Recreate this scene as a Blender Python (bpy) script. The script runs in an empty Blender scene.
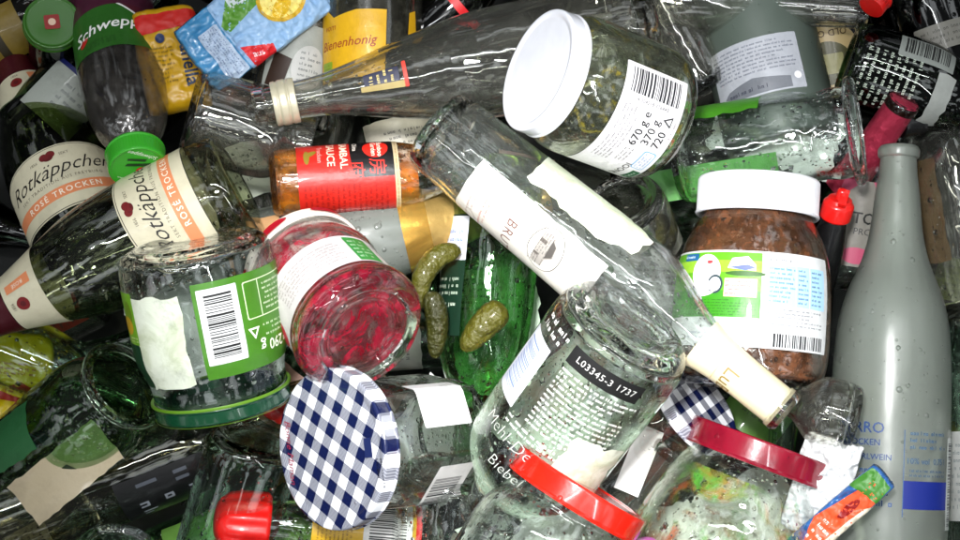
import bpy, bmesh, math, random
from mathutils import Vector, Matrix, noise
from bisect import bisect_left
S = 0.0007            # metres per unit; all shapes below are written in units of 0.7 mm
D = 1500.0            # camera height in units
sc = bpy.context.scene
COL = sc.collection
rnd = random.Random(7)
PI = math.pi

def lin(hx):
    hx = hx.lstrip('#')
    v = [int(hx[i:i+2], 16)/255 for i in (0, 2, 4)]
    return tuple(c/12.92 if c <= .04045 else ((c+.055)/1.055)**2.4 for c in v) + (1,)

# ------------------------------------------------------------------ materials
MATS = {}
def newmat(name):
    m = bpy.data.materials.new(name); m.use_nodes = True
    nt = m.node_tree; nt.nodes.clear()
    return m, nt, nt.nodes.new('ShaderNodeOutputMaterial')
def N(nt, t, **kw):
    n = nt.nodes.new(t)
    for k, v in kw.items():
        if k in n.inputs.keys() if hasattr(n.inputs, 'keys') else False: n.inputs[k].default_value = v
        else: setattr(n, k, v)
    return n
def pr(nt, color, rough=.5, metal=0, trans=0, ior=1.45, coat=0, sss=0):
    b = nt.nodes.new('ShaderNodeBsdfPrincipled')
    b.inputs['Base Color'].default_value = color
    b.inputs['Roughness'].default_value = rough
    b.inputs['Metallic'].default_value = metal
    b.inputs['Transmission Weight'].default_value = trans
    b.inputs['IOR'].default_value = ior
    b.inputs['Coat Weight'].default_value = coat
    b.inputs['Coat Roughness'].default_value = .06
    if sss:
        b.inputs['Subsurface Weight'].default_value = sss; b.inputs['Subsurface Scale'].default_value = .004
    return b
def mth(nt, op, a, b=None, c=None, clamp=False):
    n = nt.nodes.new('ShaderNodeMath'); n.operation = op; n.use_clamp = clamp
    for i, v in enumerate((a, b, c)):
        if v is None: continue
        if isinstance(v, (int, float)): n.inputs[i].default_value = v
        else: nt.links.new(v, n.inputs[i])
    return n.outputs[0]
def objco(nt):
    return nt.nodes.new('ShaderNodeTexCoord').outputs['Object']
def noise_tex(nt, scale, detail=3, co=None, rough=.55, dist=0):
    n = nt.nodes.new('ShaderNodeTexNoise'); n.inputs['Scale'].default_value = scale
    n.inputs['Detail'].default_value = detail; n.inputs['Roughness'].default_value = rough
    n.inputs['Distortion'].default_value = dist
    nt.links.new(co if co is not None else objco(nt), n.inputs['Vector'])
    return n.outputs['Fac']
def droplets(nt, co, scale=150, size=.28, keep=.35):
    v = nt.nodes.new('ShaderNodeTexVoronoi'); v.inputs['Scale'].default_value = scale
    v.inputs['Randomness'].default_value = 1
    nt.links.new(co, v.inputs['Vector'])
    sep = nt.nodes.new('ShaderNodeSeparateColor'); nt.links.new(v.outputs['Color'], sep.inputs[0])
    on = mth(nt, 'LESS_THAN', sep.outputs[0], keep)
    sz = mth(nt, 'MULTIPLY_ADD', sep.outputs[1], size, .08)
    q = mth(nt, 'DIVIDE', v.outputs['Distance'], sz)
    h = mth(nt, 'SUBTRACT', 1.0, mth(nt, 'MULTIPLY', q, q), clamp=True)
    h = mth(nt, 'SQRT', h)
    return mth(nt, 'MULTIPLY', h, on)
def bumpn(nt, height, dist, strength=1):
    b = nt.nodes.new('ShaderNodeBump'); b.inputs['Distance'].default_value = dist
    b.inputs['Strength'].default_value = strength
    nt.links.new(height, b.inputs['Height']); return b.outputs[0]

def glass(name, color, rough=0.0, drops=.3, wave=.5, trans=1.0, film=0.0, filmcol='#c8d0c0', solid=False, even=.12):
    """glass: the thin wall lets light straight through and mirrors at grazing angles; where one looks along the wall,
    in water drops and in the thick parts it is a solid refracting body"""
    if name in MATS: return MATS[name]
    m, nt, out = newmat(name)
    b = pr(nt, color, rough, trans=trans, ior=1.47)
    co = objco(nt)
    h = mth(nt, 'MULTIPLY', noise_tex(nt, 28, 2, co), wave*.0012)
    dm = None
    if drops:
        d1 = droplets(nt, co, 150, .30, drops); d2 = droplets(nt, co, 330, .32, drops*1.2)
        d = mth(nt, 'ADD', mth(nt, 'MULTIPLY', d1, .0011), mth(nt, 'MULTIPLY', d2, .0005))
        h = mth(nt, 'ADD', h, d)
        dm = mth(nt, 'GREATER_THAN', mth(nt, 'MAXIMUM', d1, d2), .05)
    if trans < 1.0:      # etched wall: colour darkened towards the outline, imitating light lost through the glass
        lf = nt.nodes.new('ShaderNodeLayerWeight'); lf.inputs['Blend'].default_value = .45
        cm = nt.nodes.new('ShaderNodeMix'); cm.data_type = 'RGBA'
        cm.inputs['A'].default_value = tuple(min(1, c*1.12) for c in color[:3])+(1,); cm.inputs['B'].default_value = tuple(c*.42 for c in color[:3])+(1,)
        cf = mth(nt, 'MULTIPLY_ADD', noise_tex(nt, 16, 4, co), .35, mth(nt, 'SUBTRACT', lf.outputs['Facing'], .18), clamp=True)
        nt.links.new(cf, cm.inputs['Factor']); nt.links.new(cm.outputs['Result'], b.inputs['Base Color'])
    nrm = bumpn(nt, h, 1.0)
    nt.links.new(nrm, b.inputs['Normal'])
    last = b.outputs[0]
    if not solid and trans == 1.0:
        tr = nt.nodes.new('ShaderNodeBsdfTransparent'); tr.inputs[0].default_value = color
        gl = nt.nodes.new('ShaderNodeBsdfGlossy'); gl.inputs['Roughness'].default_value = max(rough, .015)
        nt.links.new(nrm, gl.inputs['Normal'])
        fr = nt.nodes.new('ShaderNodeFresnel'); fr.inputs['IOR'].default_value = 1.5; nt.links.new(nrm, fr.inputs['Normal'])
        geo = nt.nodes.new('ShaderNodeNewGeometry')
        # inside hits of the same wall see the outside index: keep the mirror weak there
        lw = nt.nodes.new('ShaderNodeLayerWeight'); lw.inputs['Blend'].default_value = .5; nt.links.new(nrm, lw.inputs['Normal'])
        sch = mth(nt, 'POWER', lw.outputs['Facing'], 4.0)
        f = mth(nt, 'MULTIPLY_ADD', sch, .8, .07, clamp=True)
        thin = nt.nodes.new('ShaderNodeMixShader'); nt.links.new(f, thin.inputs[0])
        nt.links.new(tr.outputs[0], thin.inputs[1]); nt.links.new(gl.outputs[0], thin.inputs[2])
        lw2 = nt.nodes.new('ShaderNodeLayerWeight'); lw2.inputs['Blend'].default_value = .5
        k = nt.nodes.new('ShaderNodeMapRange'); k.interpolation_type = 'SMOOTHSTEP'
        k.inputs['From Min'].default_value = .38; k.inputs['From Max'].default_value = .72
        nt.links.new(lw2.outputs['Facing'], k.inputs['Value'])
        kk = k.outputs[0]
        if dm is not None: kk = mth(nt, 'MAXIMUM', kk, dm)
        both = nt.nodes.new('ShaderNodeMixShader'); nt.links.new(kk, both.inputs[0])
        nt.links.new(thin.outputs[0], both.inputs[1]); nt.links.new(b.outputs[0], both.inputs[2])
        last = both.outputs[0]
    if film:
        f = pr(nt, lin(filmcol), .6)
        mix = nt.nodes.new('ShaderNodeMixShader')
        fn = noise_tex(nt, 70, 8, co, .8, .6)
        mr = nt.nodes.new('ShaderNodeMapRange'); mr.inputs['From Min'].default_value = .42; mr.inputs['From Max'].default_value = .85
        mr.inputs['To Min'].default_value = film*even; mr.inputs['To Max'].default_value = film
        nt.links.new(fn, mr.inputs['Value']); nt.links.new(mr.outputs[0], mix.inputs[0])
        nt.links.new(last, mix.inputs[1]); nt.links.new(f.outputs[0], mix.inputs[2])
        last = mix.outputs[0]
    nt.links.new(last, out.inputs[0])
    MATS[name] = m; return m

def plain(name, color, rough=.5, metal=0, bump=0, bscale=60, coat=0, var=0, drops=0, sss=0):
    if name in MATS: return MATS[name]
    m, nt, out = newmat(name)
    col = lin(color) if isinstance(color, str) else color
    b = pr(nt, col, rough, metal, coat=coat, sss=sss)
    co = objco(nt)
    h = None
    if bump: h = mth(nt, 'MULTIPLY', noise_tex(nt, bscale, 4, co), bump)
    if drops:
        d = mth(nt, 'MULTIPLY', droplets(nt, co, 170, .3, drops), .0012)
        h = d if h is None else mth(nt, 'ADD', h, d)
    if h is not None: nt.links.new(bumpn(nt, h, 1.0), b.inputs['Normal'])
    if var:
        mx = nt.nodes.new('ShaderNodeMix'); mx.data_type = 'RGBA'
        mx.inputs['A'].default_value = col
        mx.inputs['B'].default_value = tuple(c*(1-var) for c in col[:3]) + (1,)
        fn = noise_tex(nt, 45, 5, co, .65)
        mr = nt.nodes.new('ShaderNodeMapRange'); mr.inputs['From Min'].default_value = .45; mr.inputs['From Max'].default_value = .7
        nt.links.new(fn, mr.inputs['Value']); nt.links.new(mr.outputs[0], mx.inputs['Factor'])
        nt.links.new(mx.outputs['Result'], b.inputs['Base Color'])
    nt.links.new(b.outputs[0], out.inputs[0])
    MATS[name] = m; return m

def patchy(name, c1, c2, scale=40, lo=.45, hi=.6, rough=.2, dist=.8, bump=.0015, maxa=1.0):
    """smears of food left on the inside of the glass: holes where it is clean"""
    if name in MATS: return MATS[name]
    m, nt, out = newmat(name)
    co = objco(nt)
    b = pr(nt, lin(c1), rough, sss=0)
    fn = noise_tex(nt, scale, 6, co, .65, dist)
    f2 = noise_tex(nt, scale*1.7, 4, co, .6, .5)
    mx = nt.nodes.new('ShaderNodeMix'); mx.data_type = 'RGBA'
    mx.inputs['A'].default_value = lin(c1); mx.inputs['B'].default_value = lin(c2)
    mr2 = nt.nodes.new('ShaderNodeMapRange'); mr2.inputs['From Min'].default_value = .4; mr2.inputs['From Max'].default_value = .62
    nt.links.new(f2, mr2.inputs['Value']); nt.links.new(mr2.outputs[0], mx.inputs['Factor'])
    nt.links.new(mx.outputs['Result'], b.inputs['Base Color'])
    nt.links.new(bumpn(nt, mth(nt, 'MULTIPLY', f2, bump), 1.0), b.inputs['Normal'])
    tr = nt.nodes.new('ShaderNodeBsdfTransparent')
    mr = nt.nodes.new('ShaderNodeMapRange'); mr.inputs['From Min'].default_value = lo; mr.inputs['From Max'].default_value = hi
    mr.inputs['To Max'].default_value = maxa
    nt.links.new(fn, mr.inputs['Value'])
    mix = nt.nodes.new('ShaderNodeMixShader'); nt.links.new(mr.outputs[0], mix.inputs[0])
    nt.links.new(tr.outputs[0], mix.inputs[1]); nt.links.new(b.outputs[0], mix.inputs[2])
    nt.links.new(mix.outputs[0], out.inputs[0])
    MATS[name] = m; return m

def gingham(name, dark, cell):
    if name in MATS: return MATS[name]
    m, nt, out = newmat(name)
    co = objco(nt)
    sep = nt.nodes.new('ShaderNodeSeparateXYZ'); nt.links.new(co, sep.inputs[0])
    def band(s):
        f = mth(nt, 'FRACT', mth(nt, 'ADD', mth(nt, 'DIVIDE', s, cell*2*S), 50.1))
        return mth(nt, 'GREATER_THAN', f, .5)
    c, s = math.cos(.0), math.sin(.0)
    a = band(sep.outputs[0]); b2 = band(sep.outputs[1])
    both = mth(nt, 'MULTIPLY', a, b2)
    one = mth(nt, 'SUBTRACT', mth(nt, 'ADD', a, b2), mth(nt, 'MULTIPLY', both, 2))
    # the half-tone squares are fine white and dark stripes
    hatch = mth(nt, 'GREATER_THAN', mth(nt, 'FRACT', mth(nt, 'DIVIDE', mth(nt, 'ADD', sep.outputs[0], sep.outputs[1]), 2.4*S)), .42)
    f = mth(nt, 'ADD', both, mth(nt, 'MULTIPLY', one, mth(nt, 'MULTIPLY_ADD', hatch, .20, .62)), clamp=True)
    mx = nt.nodes.new('ShaderNodeMix'); mx.data_type = 'RGBA'
    mx.inputs['A'].default_value = lin('#eef0f4'); mx.inputs['B'].default_value = lin(dark)
    nt.links.new(f, mx.inputs['Factor'])
    b = pr(nt, (1,1,1,1), .22, coat=.6)
    nt.links.new(mx.outputs['Result'], b.inputs['Base Color'])
    nt.links.new(bumpn(nt, mth(nt, 'MULTIPLY', droplets(nt, co, 170, .25, .12), .0008), 1.0), b.inputs['Normal'])
    nt.links.new(b.outputs[0], out.inputs[0])
    MATS[name] = m; return m

# flat inks and papers, made on demand: 'p' paper, 'i' ink
def ink(hx):
    return plain('ink_'+hx, '#'+hx, .45)
def paper(hx, gloss=.42):
    return plain('paper_'+hx, tuple(c*.76 for c in lin(hx)[:3])+(1,), gloss, bump=.0007, bscale=70, var=.20, coat=.15)

# ------------------------------------------------------------------ objects
INFO = []       # (screen x, screen y, short phrase) of the named things, used to describe what lies beneath them
def P(x, y, z):
    k = (D - z)/D
    return Vector(((x-480)*k*S, (270-y)*k*S, z*S))
def thing(name, label, cat, B, T, roll=0, group=None):
    """Empty at the base of a thing; local z runs from its base to its top, local x faces the sky"""
    b, t = P(*B), P(*T)
    z = (t-b); L = z.length; z.normalize()
    up = Vector((0, 0, 1)); mid = (b+t)/2
    view = (Vector((0, 0, D*S)) - mid).normalized()
    x = view - z*view.dot(z)
    if x.length < .05: x = Vector((1, 0, 0)) - z*z.x
    x.normalize(); y = z.cross(x)
    m = Matrix((x, y, z)).transposed().to_4x4()
    m = Matrix.Translation(b) @ m @ Matrix.Rotation(math.radians(roll), 4, 'Z')
    o = bpy.data.objects.new(name, None); COL.objects.link(o)
    o.matrix_world = m; o.empty_display_size = .01
    o['label'] = label; o['category'] = cat
    if group: o['group'] = group
    return o, L/S
def link(name, me, mats, parent=None, angle=35, smooth=True):
    o = bpy.data.objects.new(name, me); COL.objects.link(o)
    for m in (mats if isinstance(mats, (list, tuple)) else [mats]): me.materials.append(m)
    if smooth and len(me.polygons):
        me.polygons.foreach_set('use_smooth', [True]*len(me.polygons))
        me.set_sharp_from_angle(angle=math.radians(angle))
    if parent is not None: o.parent = parent
    return o

def fillet(pts, seg=5):
    out = []
    for i, p in enumerate(pts):
        r, h = p[0], p[1]; f = p[2] if len(p) > 2 else 0
        if f <= 0 or i in (0, len(pts)-1): out.append((r, h)); continue
        a, b, c = Vector(pts[i-1][:2]), Vector((r, h)), Vector(pts[i+1][:2])
        d1, d2 = (a-b), (c-b)
        f1 = min(f, d1.length*.48); f2 = min(f, d2.length*.48)
        q1 = b+d1.normalized()*f1; q2 = b+d2.normalized()*f2
        n = seg if f < 15 else seg+5
        for k in range(n+1):
            t = k/n
            q = q1*(1-t)**2 + b*2*t*(1-t) + q2*t*t
            out.append((q.x, q.y))
    return out

def lathe_mesh(pts, seg=64, sect=None, close=False):
    me = bpy.data.meshes.new('lathe'); bm = bmesh.new()
    rings = []
    for r, h in pts:
        if r < .01: rings.append([bm.verts.new((0, 0, h*S))]); continue
        ring = []
        for k in range(seg):
            th = 2*PI*k/seg
            q = r*(sect(th, r, h) if sect else 1)
            ring.append(bm.verts.new((q*math.cos(th)*S, q*math.sin(th)*S, h*S)))
        rings.append(ring)
    pairs = list(zip(rings, rings[1:]))
    if close: pairs.append((rings[-1], rings[0]))
    for a, b in pairs:
        if len(a) == 1 and len(b) == 1: continue
        for k in range(seg):
            k2 = (k+1) % seg
            if len(a) == 1: f = (a[0], b[k2], b[k])
            elif len(b) == 1: f = (a[k], a[k2], b[0])
            else: f = (a[k], a[k2], b[k2], b[k])
            try: bm.faces.new(f)
            except ValueError: pass
    bmesh.ops.recalc_face_normals(bm, faces=bm.faces)
    bm.to_mesh(me); bm.free(); return me

class Vessel:
    """hollow glass: outer wall, lip, inner wall and floor in one closed surface"""
    def __init__(s, parent, L, core, lip, mat, t=3, tb=6, seg=72, sect=None, name='body', dent=0):
        s.parent, s.L, s.sect, s.t = parent, L, sect, t
        outer = fillet(core)
        s.prof = [q for q in outer if q[0] > .5]
        if lip is None: lip = []
        top = core[-1]
        inner = [(max(core[0][0], 0), core[0][1]+tb)] + [(max(p[0]-t, 1), max(p[1], tb+core[0][1]*.6), (p[2] if len(p) > 2 else 0)) for p in core[1:] if p[1] > tb*.5 or p[0] >= core[2][0]]
        # drop the inner copies of the foot ring: go from floor centre to the wall
        R0 = max(p[0] for p in core[:5])
        inner = [(0, core[0][1]+tb), (R0-t-1, tb, min(16, R0*.3))] + [(max(p[0]-t, 1), p[1], (p[2] if len(p) > 2 else 0)) for p in core if p[1] > tb*1.6 and p[0] > 0]
        inner = fillet(inner)
        full = outer + fillet([outer[-1]] + list(lip) + [(top[0]-t, core[-1][1] + (0 if not lip else max(0, lip[-1][1]-core[-1][1])))])[1:]
        full += inner[::-1]
        solid = MATS.get(mat.name+'_thick')
        s.obj = link(name, lathe_mesh(full, seg, sect), [mat, solid] if solid else mat, parent, 40)
        if solid:       # the floor and the lip are thick: they refract
            zb = (tb*1.3+core[0][1]*.5)*S; zt = (L-9)*S
            for f in s.obj.data.polygons:
                z = f.center.z
                if z < zb or z > zt: f.material_index = 1
    def r(s, h):
        pr_ = s.prof
        best = None
        for (r0, h0), (r1, h1) in zip(pr_, pr_[1:]):
            if h0 != h1 and min(h0, h1) <= h <= max(h0, h1):
                best = r0+(r1-r0)*(h-h0)/(h1-h0)
                if h > 12: return best
        return best if best is not None else (pr_[-1][0] if h > pr_[-1][1] else max(p[0] for p in pr_[:8]))
    def mapf(s, phi, v0, rot=0, rref=None):
        R = rref or s.r(v0); c, sn = math.cos(math.radians(rot)), math.sin(math.radians(rot))
        p0 = math.radians(phi)
        def f(x, y, off):
            u, v = x*c-y*sn, x*sn+y*c
            th = p0+u/R; h = v0+v
            q = s.r(h)
            if s.sect: q *= s.sect(th, q, h)
            q += off
            return Vector((q*math.cos(th)*S, q*math.sin(th)*S, h*S))
        return f
    def inside(s, name, mat, h0, h1, off=.6, seg=48, cap=False, n=14):
        pts = [(max(s.r(h0+(h1-h0)*k/n)-s.t-off, .5), h0+(h1-h0)*k/n) for k in range(n+1)]
        if cap: pts = [(0, pts[0][1])] + pts
        return link(name, lathe_mesh(pts, seg, s.sect), mat, s.parent, 60)

def lid(parent, h, r, height, mat, name='lid', knurl=0, depth=.02, panel=True, mats=None, curl=True, seg=96):
    """screw or twist-off lid: curled rim below, side wall, rounded edge and sunk panel"""
    k = 1.0
    pts = [(r-3, h+1), (r-1.5, h-.8), (r+.6, h-.6), (r+1.1, h+1.2), (r+.2, h+3)] if curl else [(r-2, h), (r, h)]
    pts += fillet([(r, h+3), (r, h+height, 3.5), (r*.93, h+height, 1)])[0:]
    if panel: pts += fillet([(r*.93, h+height), (r*.87, h+height-1.6, 1.5), (r*.35, h+height-1.2), (r*.3, h+height-1.2), (0, h+height-.9)])[1:]
    else: pts += [(r*.5, h+height+.6), (0, h+height+.8)]
    pts += [] 
    back = [(0, h+height-3), (r-3, h+height-4), (r-3, h+1)]
    pts = [p for p in pts]
    def sect(th, q, hh):
        if knurl and q > r-.8 and hh > h+1 and hh < h+height-2: return 1+.010*math.copysign(abs(math.sin(th*knurl/2))**.7, 1)
        return 1
    full = pts + back
    return link(name, lathe_mesh(full, seg if not knurl else knurl*4, sect if knurl else None), mats or mat, parent, 40)

# ------------------------------------------------------------------ printed artwork
def text_bm(s, size, bold=0, shear=0, align='CENTER', sx=1.0, space=1.0):
    cu = bpy.data.curves.new('t', 'FONT'); cu.body = s; cu.size = size; cu.resolution_u = 2
    cu.align_x = align; cu.align_y = 'CENTER'; cu.offset = bold*size*.012; cu.shear = shear
    cu.space_character = space; cu.space_line = .85
    ob = bpy.data.objects.new('t', cu)
    me = ob.to_mesh(); bm = bmesh.new(); bm.from_mesh(me); ob.to_mesh_clear()
    bpy.data.objects.remove(ob); bpy.data.curves.remove(cu)
    if sx != 1: bmesh.ops.scale(bm, vec=(sx, 1, 1), verts=bm.verts)
    return bm
def poly_bm(pts):
    bm = bmesh.new()
    vs = [bm.verts.new((x, y, 0)) for x, y in pts]
    f = bm.faces.new(vs)
    bmesh.ops.triangulate(bm, faces=[f]); return bm
def ell(cx, cy, rx, ry, n=28, a0=0, a1=360, rot=0):
    out = []
    for k in range(n):
        a = math.radians(a0+(a1-a0)*k/(n-1 if a1-a0 < 360 else n))
        x, y = rx*math.cos(a), ry*math.sin(a)
        c, s = math.cos(math.radians(rot)), math.sin(math.radians(rot))
        out.append((cx+x*c-y*s, cy+x*s+y*c))
    return out
def rects_bm(rs):
    bm = bmesh.new()
    for x0, y0, x1, y1 in rs:
        bm.faces.new([bm.verts.new((x, y, 0)) for x, y in ((x0, y0), (x1, y0), (x1, y1), (x0, y1))])
    return bm
def rag(pts, amp=1.5, step=5, seed=1):
    """torn edge"""
    r = random.Random(seed); out = []
    for (x0, y0), (x1, y1) in zip(pts, pts[1:]+pts[:1]):
        d = math.hypot(x1-x0, y1-y0); n = max(1, int(d/step))
        for k in range(n):
            t = k/n; nx, ny = -(y1-y0)/d, (x1-x0)/d; q = r.uniform(-amp, amp) if k else 0
            out.append((x0+(x1-x0)*t+nx*q, y0+(y1-y0)*t+ny*q))
    return out
def rr(x0, y0, x1, y1, c=3):
    out = []
    for cx, cy, a in ((x1-c, y0+c, -90), (x1-c, y1-c, 0), (x0+c, y1-c, 90), (x0+c, y0+c, 180)):
        for k in range(5):
            t = math.radians(a+90*k/4); out.append((cx+c*math.cos(t), cy+c*math.sin(t)))
    return out
def art(name, mapf, els, parent, cut=6, off=.35, step=.16, papergloss=None, thick=True):
    """els: (kind, colour, layer, data...). Everything printed on one label is one mesh."""
    bmf = bmesh.new(); mats = []; 
    for e in els:
        kind, colr, layer = e[0], e[1], e[2]
        if kind == 'T':
            _, _, _, s, size, x, y = e[:7]; kw = e[7] if len(e) > 7 else {}
            kw = dict(kw); rot = kw.pop('rot', 0); flip = kw.pop('flip', 0)
            b = text_bm(s, size, **kw)
            if flip: 
                bmesh.ops.scale(b, vec=(-1, 1, 1), verts=b.verts)
            M = Matrix.Translation((x, y, 0)) @ Matrix.Rotation(math.radians(rot), 4, 'Z')
            bmesh.ops.transform(b, matrix=M, verts=b.verts)
        elif kind == 'R': b = rects_bm([e[3]])
        elif kind == 'P': b = poly_bm(e[3])
        elif kind == 'BAR':      # barcode
            x0, y0, x1, y1, seed = e[3]; r = random.Random(seed); rs = []; x = x0
            while x < x1:
                w = r.choice((.8, .8, 1.4, 2.1)); rs.append((x, y0, min(x+w, x1), y1)); x += w+r.choice((.8, .8, 1.5, 2.0))
            b = rects_bm(rs)
        elif kind == 'BARV':
            x0, y0, x1, y1, seed = e[3]; r = random.Random(seed); rs = []; y = y0
            while y < y1:
                w = r.choice((.8, .8, 1.4, 2.1)); rs.append((x0, y, x1, min(y+w, y1))); y += w+r.choice((.8, .8, 1.5, 2.0))
            b = rects_bm(rs)
        elif kind == 'PRINT':    # rows of print too small to read
            x0, y0, x1, y1, rows, seed = e[3]; r = random.Random(seed); rs = []
            p = (y1-y0)/rows
            for k in range(rows):
                y = y1-(k+.5)*p; x = x0; end = x1-(r.random()*.35*(x1-x0) if r.random() < .3 else 0)
                while x < end-1:
                    w = min(r.uniform(1.2, 6)*min(1.6, max(.7, p/3)), end-x)
                    xx = x
                    while xx < x+w-.5:       # letters: an upright, often a bar and a second upright
                        k1 = r.random(); th = p*.10; hh = p*(.55 if k1 < .25 else .36); lo_ = y-p*.2
                        rs.append((xx, lo_, xx+th, lo_+hh))
                        if k1 > .15: rs.append((xx+p*.22, lo_, xx+p*.22+th, lo_+p*.34))
                        if k1 > .35: rs.append((xx, lo_+p*.26, xx+p*.3, lo_+p*.36))
                        if k1 > .7: rs.append((xx, lo_, xx+p*.3, lo_+p*.09))
                        xx += p*.44
                    x += w+p*.45
            b = rects_bm(rs)
        m = colr if isinstance(colr, bpy.types.Material) else (paper(colr[1:]) if colr[0] == 'p' else ink(colr))
        if m not in mats: mats.append(m)
        mi = mats.index(m)
        xs = [v.co.x for v in b.verts]; ys = [v.co.y for v in b.verts]
        if not xs: b.free(); continue
        if kind not in ('PRINT', 'BAR') :
            c = cut
            for axis, vals in ((0, xs), (1, ys)):
                if kind == 'T' and max(vals)-min(vals) < c*1.5: continue
                q = math.floor(min(vals)/c)*c+c
                while q < max(vals):
                    co = [0, 0, 0]; co[axis] = q; no = [0, 0, 0]; no[axis] = 1
                    bmesh.ops.bisect_plane(b, geom=b.verts[:]+b.edges[:]+b.faces[:], plane_co=co, plane_no=no)
                    q += c
        elif kind == 'BAR' and max(ys)-min(ys) > 8:
            q = math.floor(min(ys)/6)*6+6
            while q < max(ys):
                bmesh.ops.bisect_plane(b, geom=b.verts[:]+b.edges[:]+b.faces[:], plane_co=(0, q, 0), plane_no=(0, 1, 0)); q += 6
        vm = {}
        for v in b.verts: vm[v] = bmf.verts.new(mapf(v.co.x, v.co.y, off+layer*step))
        for f in b.faces:
            try: nf = bmf.faces.new([vm[v] for v in f.verts]); nf.material_index = mi
            except ValueError: pass
        b.free()
    me = bpy.data.meshes.new(name); bmf.to_mesh(me); bmf.free()
    return link(name, me, mats, parent, 60, smooth=True)

def flatmap(h, ox=0, oy=0, rot=0):
    c, s = math.cos(math.radians(rot)), math.sin(math.radians(rot))
    return lambda x, y, off: Vector(((ox+x*c-y*s)*S, (oy+x*s+y*c)*S, (h+off)*S))

# ------------------------------------------------------------------ profiles (radius, height, rounding)
def wine(L, R, rn, hs, hn, taper=0, foot=1):
    core = [(0, 16), (R*.45, 10, 6), (R*.8, 0, 4), (R-taper, 0, 9), (R, max(hs*.5, 20), 10), (R, hs, 45), (rn+2, hn, 40), (rn, L-13)]
    lip = [(rn, L-13), (rn+3, L-12, 1.5), (rn+3, L-5, 1.5), (rn+1, L-4, 1), (rn+1, L, 1.5)]
    return core, lip
def jarp(L, R, rn, hs, hn, foot=6):
    core = [(0, 4), (R*.68, 4, 3), (R*.78, 0, 3), (R-2, 0, 9), (R, 16, 10), (R, hs, 18), (rn, hn, 7), (rn, L)]
    lip = [(rn+1, L, .5)]
    return core, lip
def poly_sect(n, k=.6, ph=0):
    """rounded n-sided cross-section"""
    def f(th, r, h):
        a = (th+ph) % (2*PI/n)-PI/n
        q = math.cos(PI/n)/math.cos(a)
        return (q*k+(1-k))/((1-k)+k*1.0)
    return f
# ================================================================== materials in use
CLEAR = glass('clear_glass', (.975, .988, .98, 1), drops=.18, wave=2.0)
glass('clear_glass_thick', (.975, .988, .98, 1), drops=.18, wave=2.0, solid=True)
CLEARW = glass('clear_glass_wavy', (.97, .988, .975, 1), drops=.2, wave=2.6)
glass('clear_glass_wavy_thick', (.97, .988, .975, 1), drops=.4, wave=2.2, solid=True)
GREENISH = glass('pale_green_glass', (.86, .95, .88, 1), drops=.25)
glass('pale_green_glass_thick', (.86, .95, .88, 1), drops=.25, solid=True)
GREEN = glass('green_glass', (.64, .80, .62, 1), drops=.3, wave=1)
glass('green_glass_thick', (.64, .80, .62, 1), drops=.3, wave=1, solid=True)
OLIVE = glass('olive_glass', (.50, .56, .36, 1), drops=.12, wave=.8)
glass('olive_glass_thick', (.50, .56, .36, 1), drops=.12, wave=.8, solid=True)
DARKG = glass('dark_green_glass', (.16, .26, .15, 1), rough=.03, drops=.15)
DARK = glass('near_black_glass', (.06, .07, .065, 1), rough=.05, drops=.15)
SMOKE = glass('smoky_glass', (.91, .91, .88, 1), drops=.14, wave=1.3, film=.025, filmcol='#b8b8b0', even=.8)  # even grey film stands in for soft broad reflections
glass('smoky_glass_thick', (.91, .91, .88, 1), drops=.14, wave=1.3, solid=True)
BROWN = glass('brown_glass', (.35, .2, .08, 1), rough=.03, drops=.1)
DUSTY = glass('dusty_dark_glass', (.45, .45, .40, 1), rough=.12, drops=.1, film=.55, filmcol='#5c5a4c')
PICKLEG = glass('filmed_jar_glass', (.93, .95, .90, 1), drops=.35, wave=1.6, film=.10, filmcol='#9aa088')
glass('filmed_jar_glass_thick', (.90, .93, .87, 1), drops=.35, solid=True)
FROST = glass('frosted_glass', lin('#d0d8ce'), rough=.29, drops=.13, trans=.84)
FROSTG = glass('frosted_green_glass', lin('#6c7a70'), rough=.42, drops=.06, trans=.55)
PET = glass('grey_plastic', (.78, .76, .74, 1), rough=.12, drops=.1, film=.35, filmcol='#6a6660')
WHITEPL = plain('white_enamel', '#d9dbe2', .25, coat=.5, bump=.0004, bscale=30, var=.06)
WHITEPL2 = plain('white_plastic', '#dcdde0', .35, bump=.0003, bscale=30, var=.06)
REDCAP = plain('red_plastic', '#d0140f', .3, coat=.35, bump=.0004, var=.25)
REDLID = plain('red_enamel', '#d41e0e', .24, coat=.6, drops=.14, bump=.0005, bscale=40, var=.3)
WINELID = plain('wine_red_enamel', '#7c0a22', .22, coat=.6, drops=.14, bump=.0005, bscale=40, var=.35)
GREENLID = plain('dark_green_enamel', '#083a22', .25, coat=.5)
LIMERIM = plain('lime_rubber', '#567f18', .4)
GREENCAP = plain('green_cap_plastic', '#35a025', .3, coat=.4)
GOLDFOIL = plain('gold_foil', '#c9a561', .33, metal=.75, bump=.0006, bscale=130)
TANFOIL = plain('tan_paper', '#c99a6c', .5, bump=.0004, var=.2)
REDFOIL = plain('red_foil', '#c23a55', .3, metal=.65, bump=.0022, bscale=90)
WINEFOIL = plain('maroon_foil', '#4a0c18', .4, metal=.3, bump=.0008)
CREAMCAP = plain('cream_capsule', '#dcd2ae', .38, bump=.0002, coat=.2)
BLACKPL = plain('black_plastic', '#0d0d0e', .25, coat=.3)
SCREW = plain('ivory_screw_metal', '#cfc8ae', .35, metal=.4)
CARD = plain('brown_cardboard', '#5e4828', .8, bump=.0003, var=.25)
JAM = patchy('raspberry_smears', '#8c0420', '#c01c40', 34, .40, .56, .12, 1.4, .0025, .92)
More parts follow.
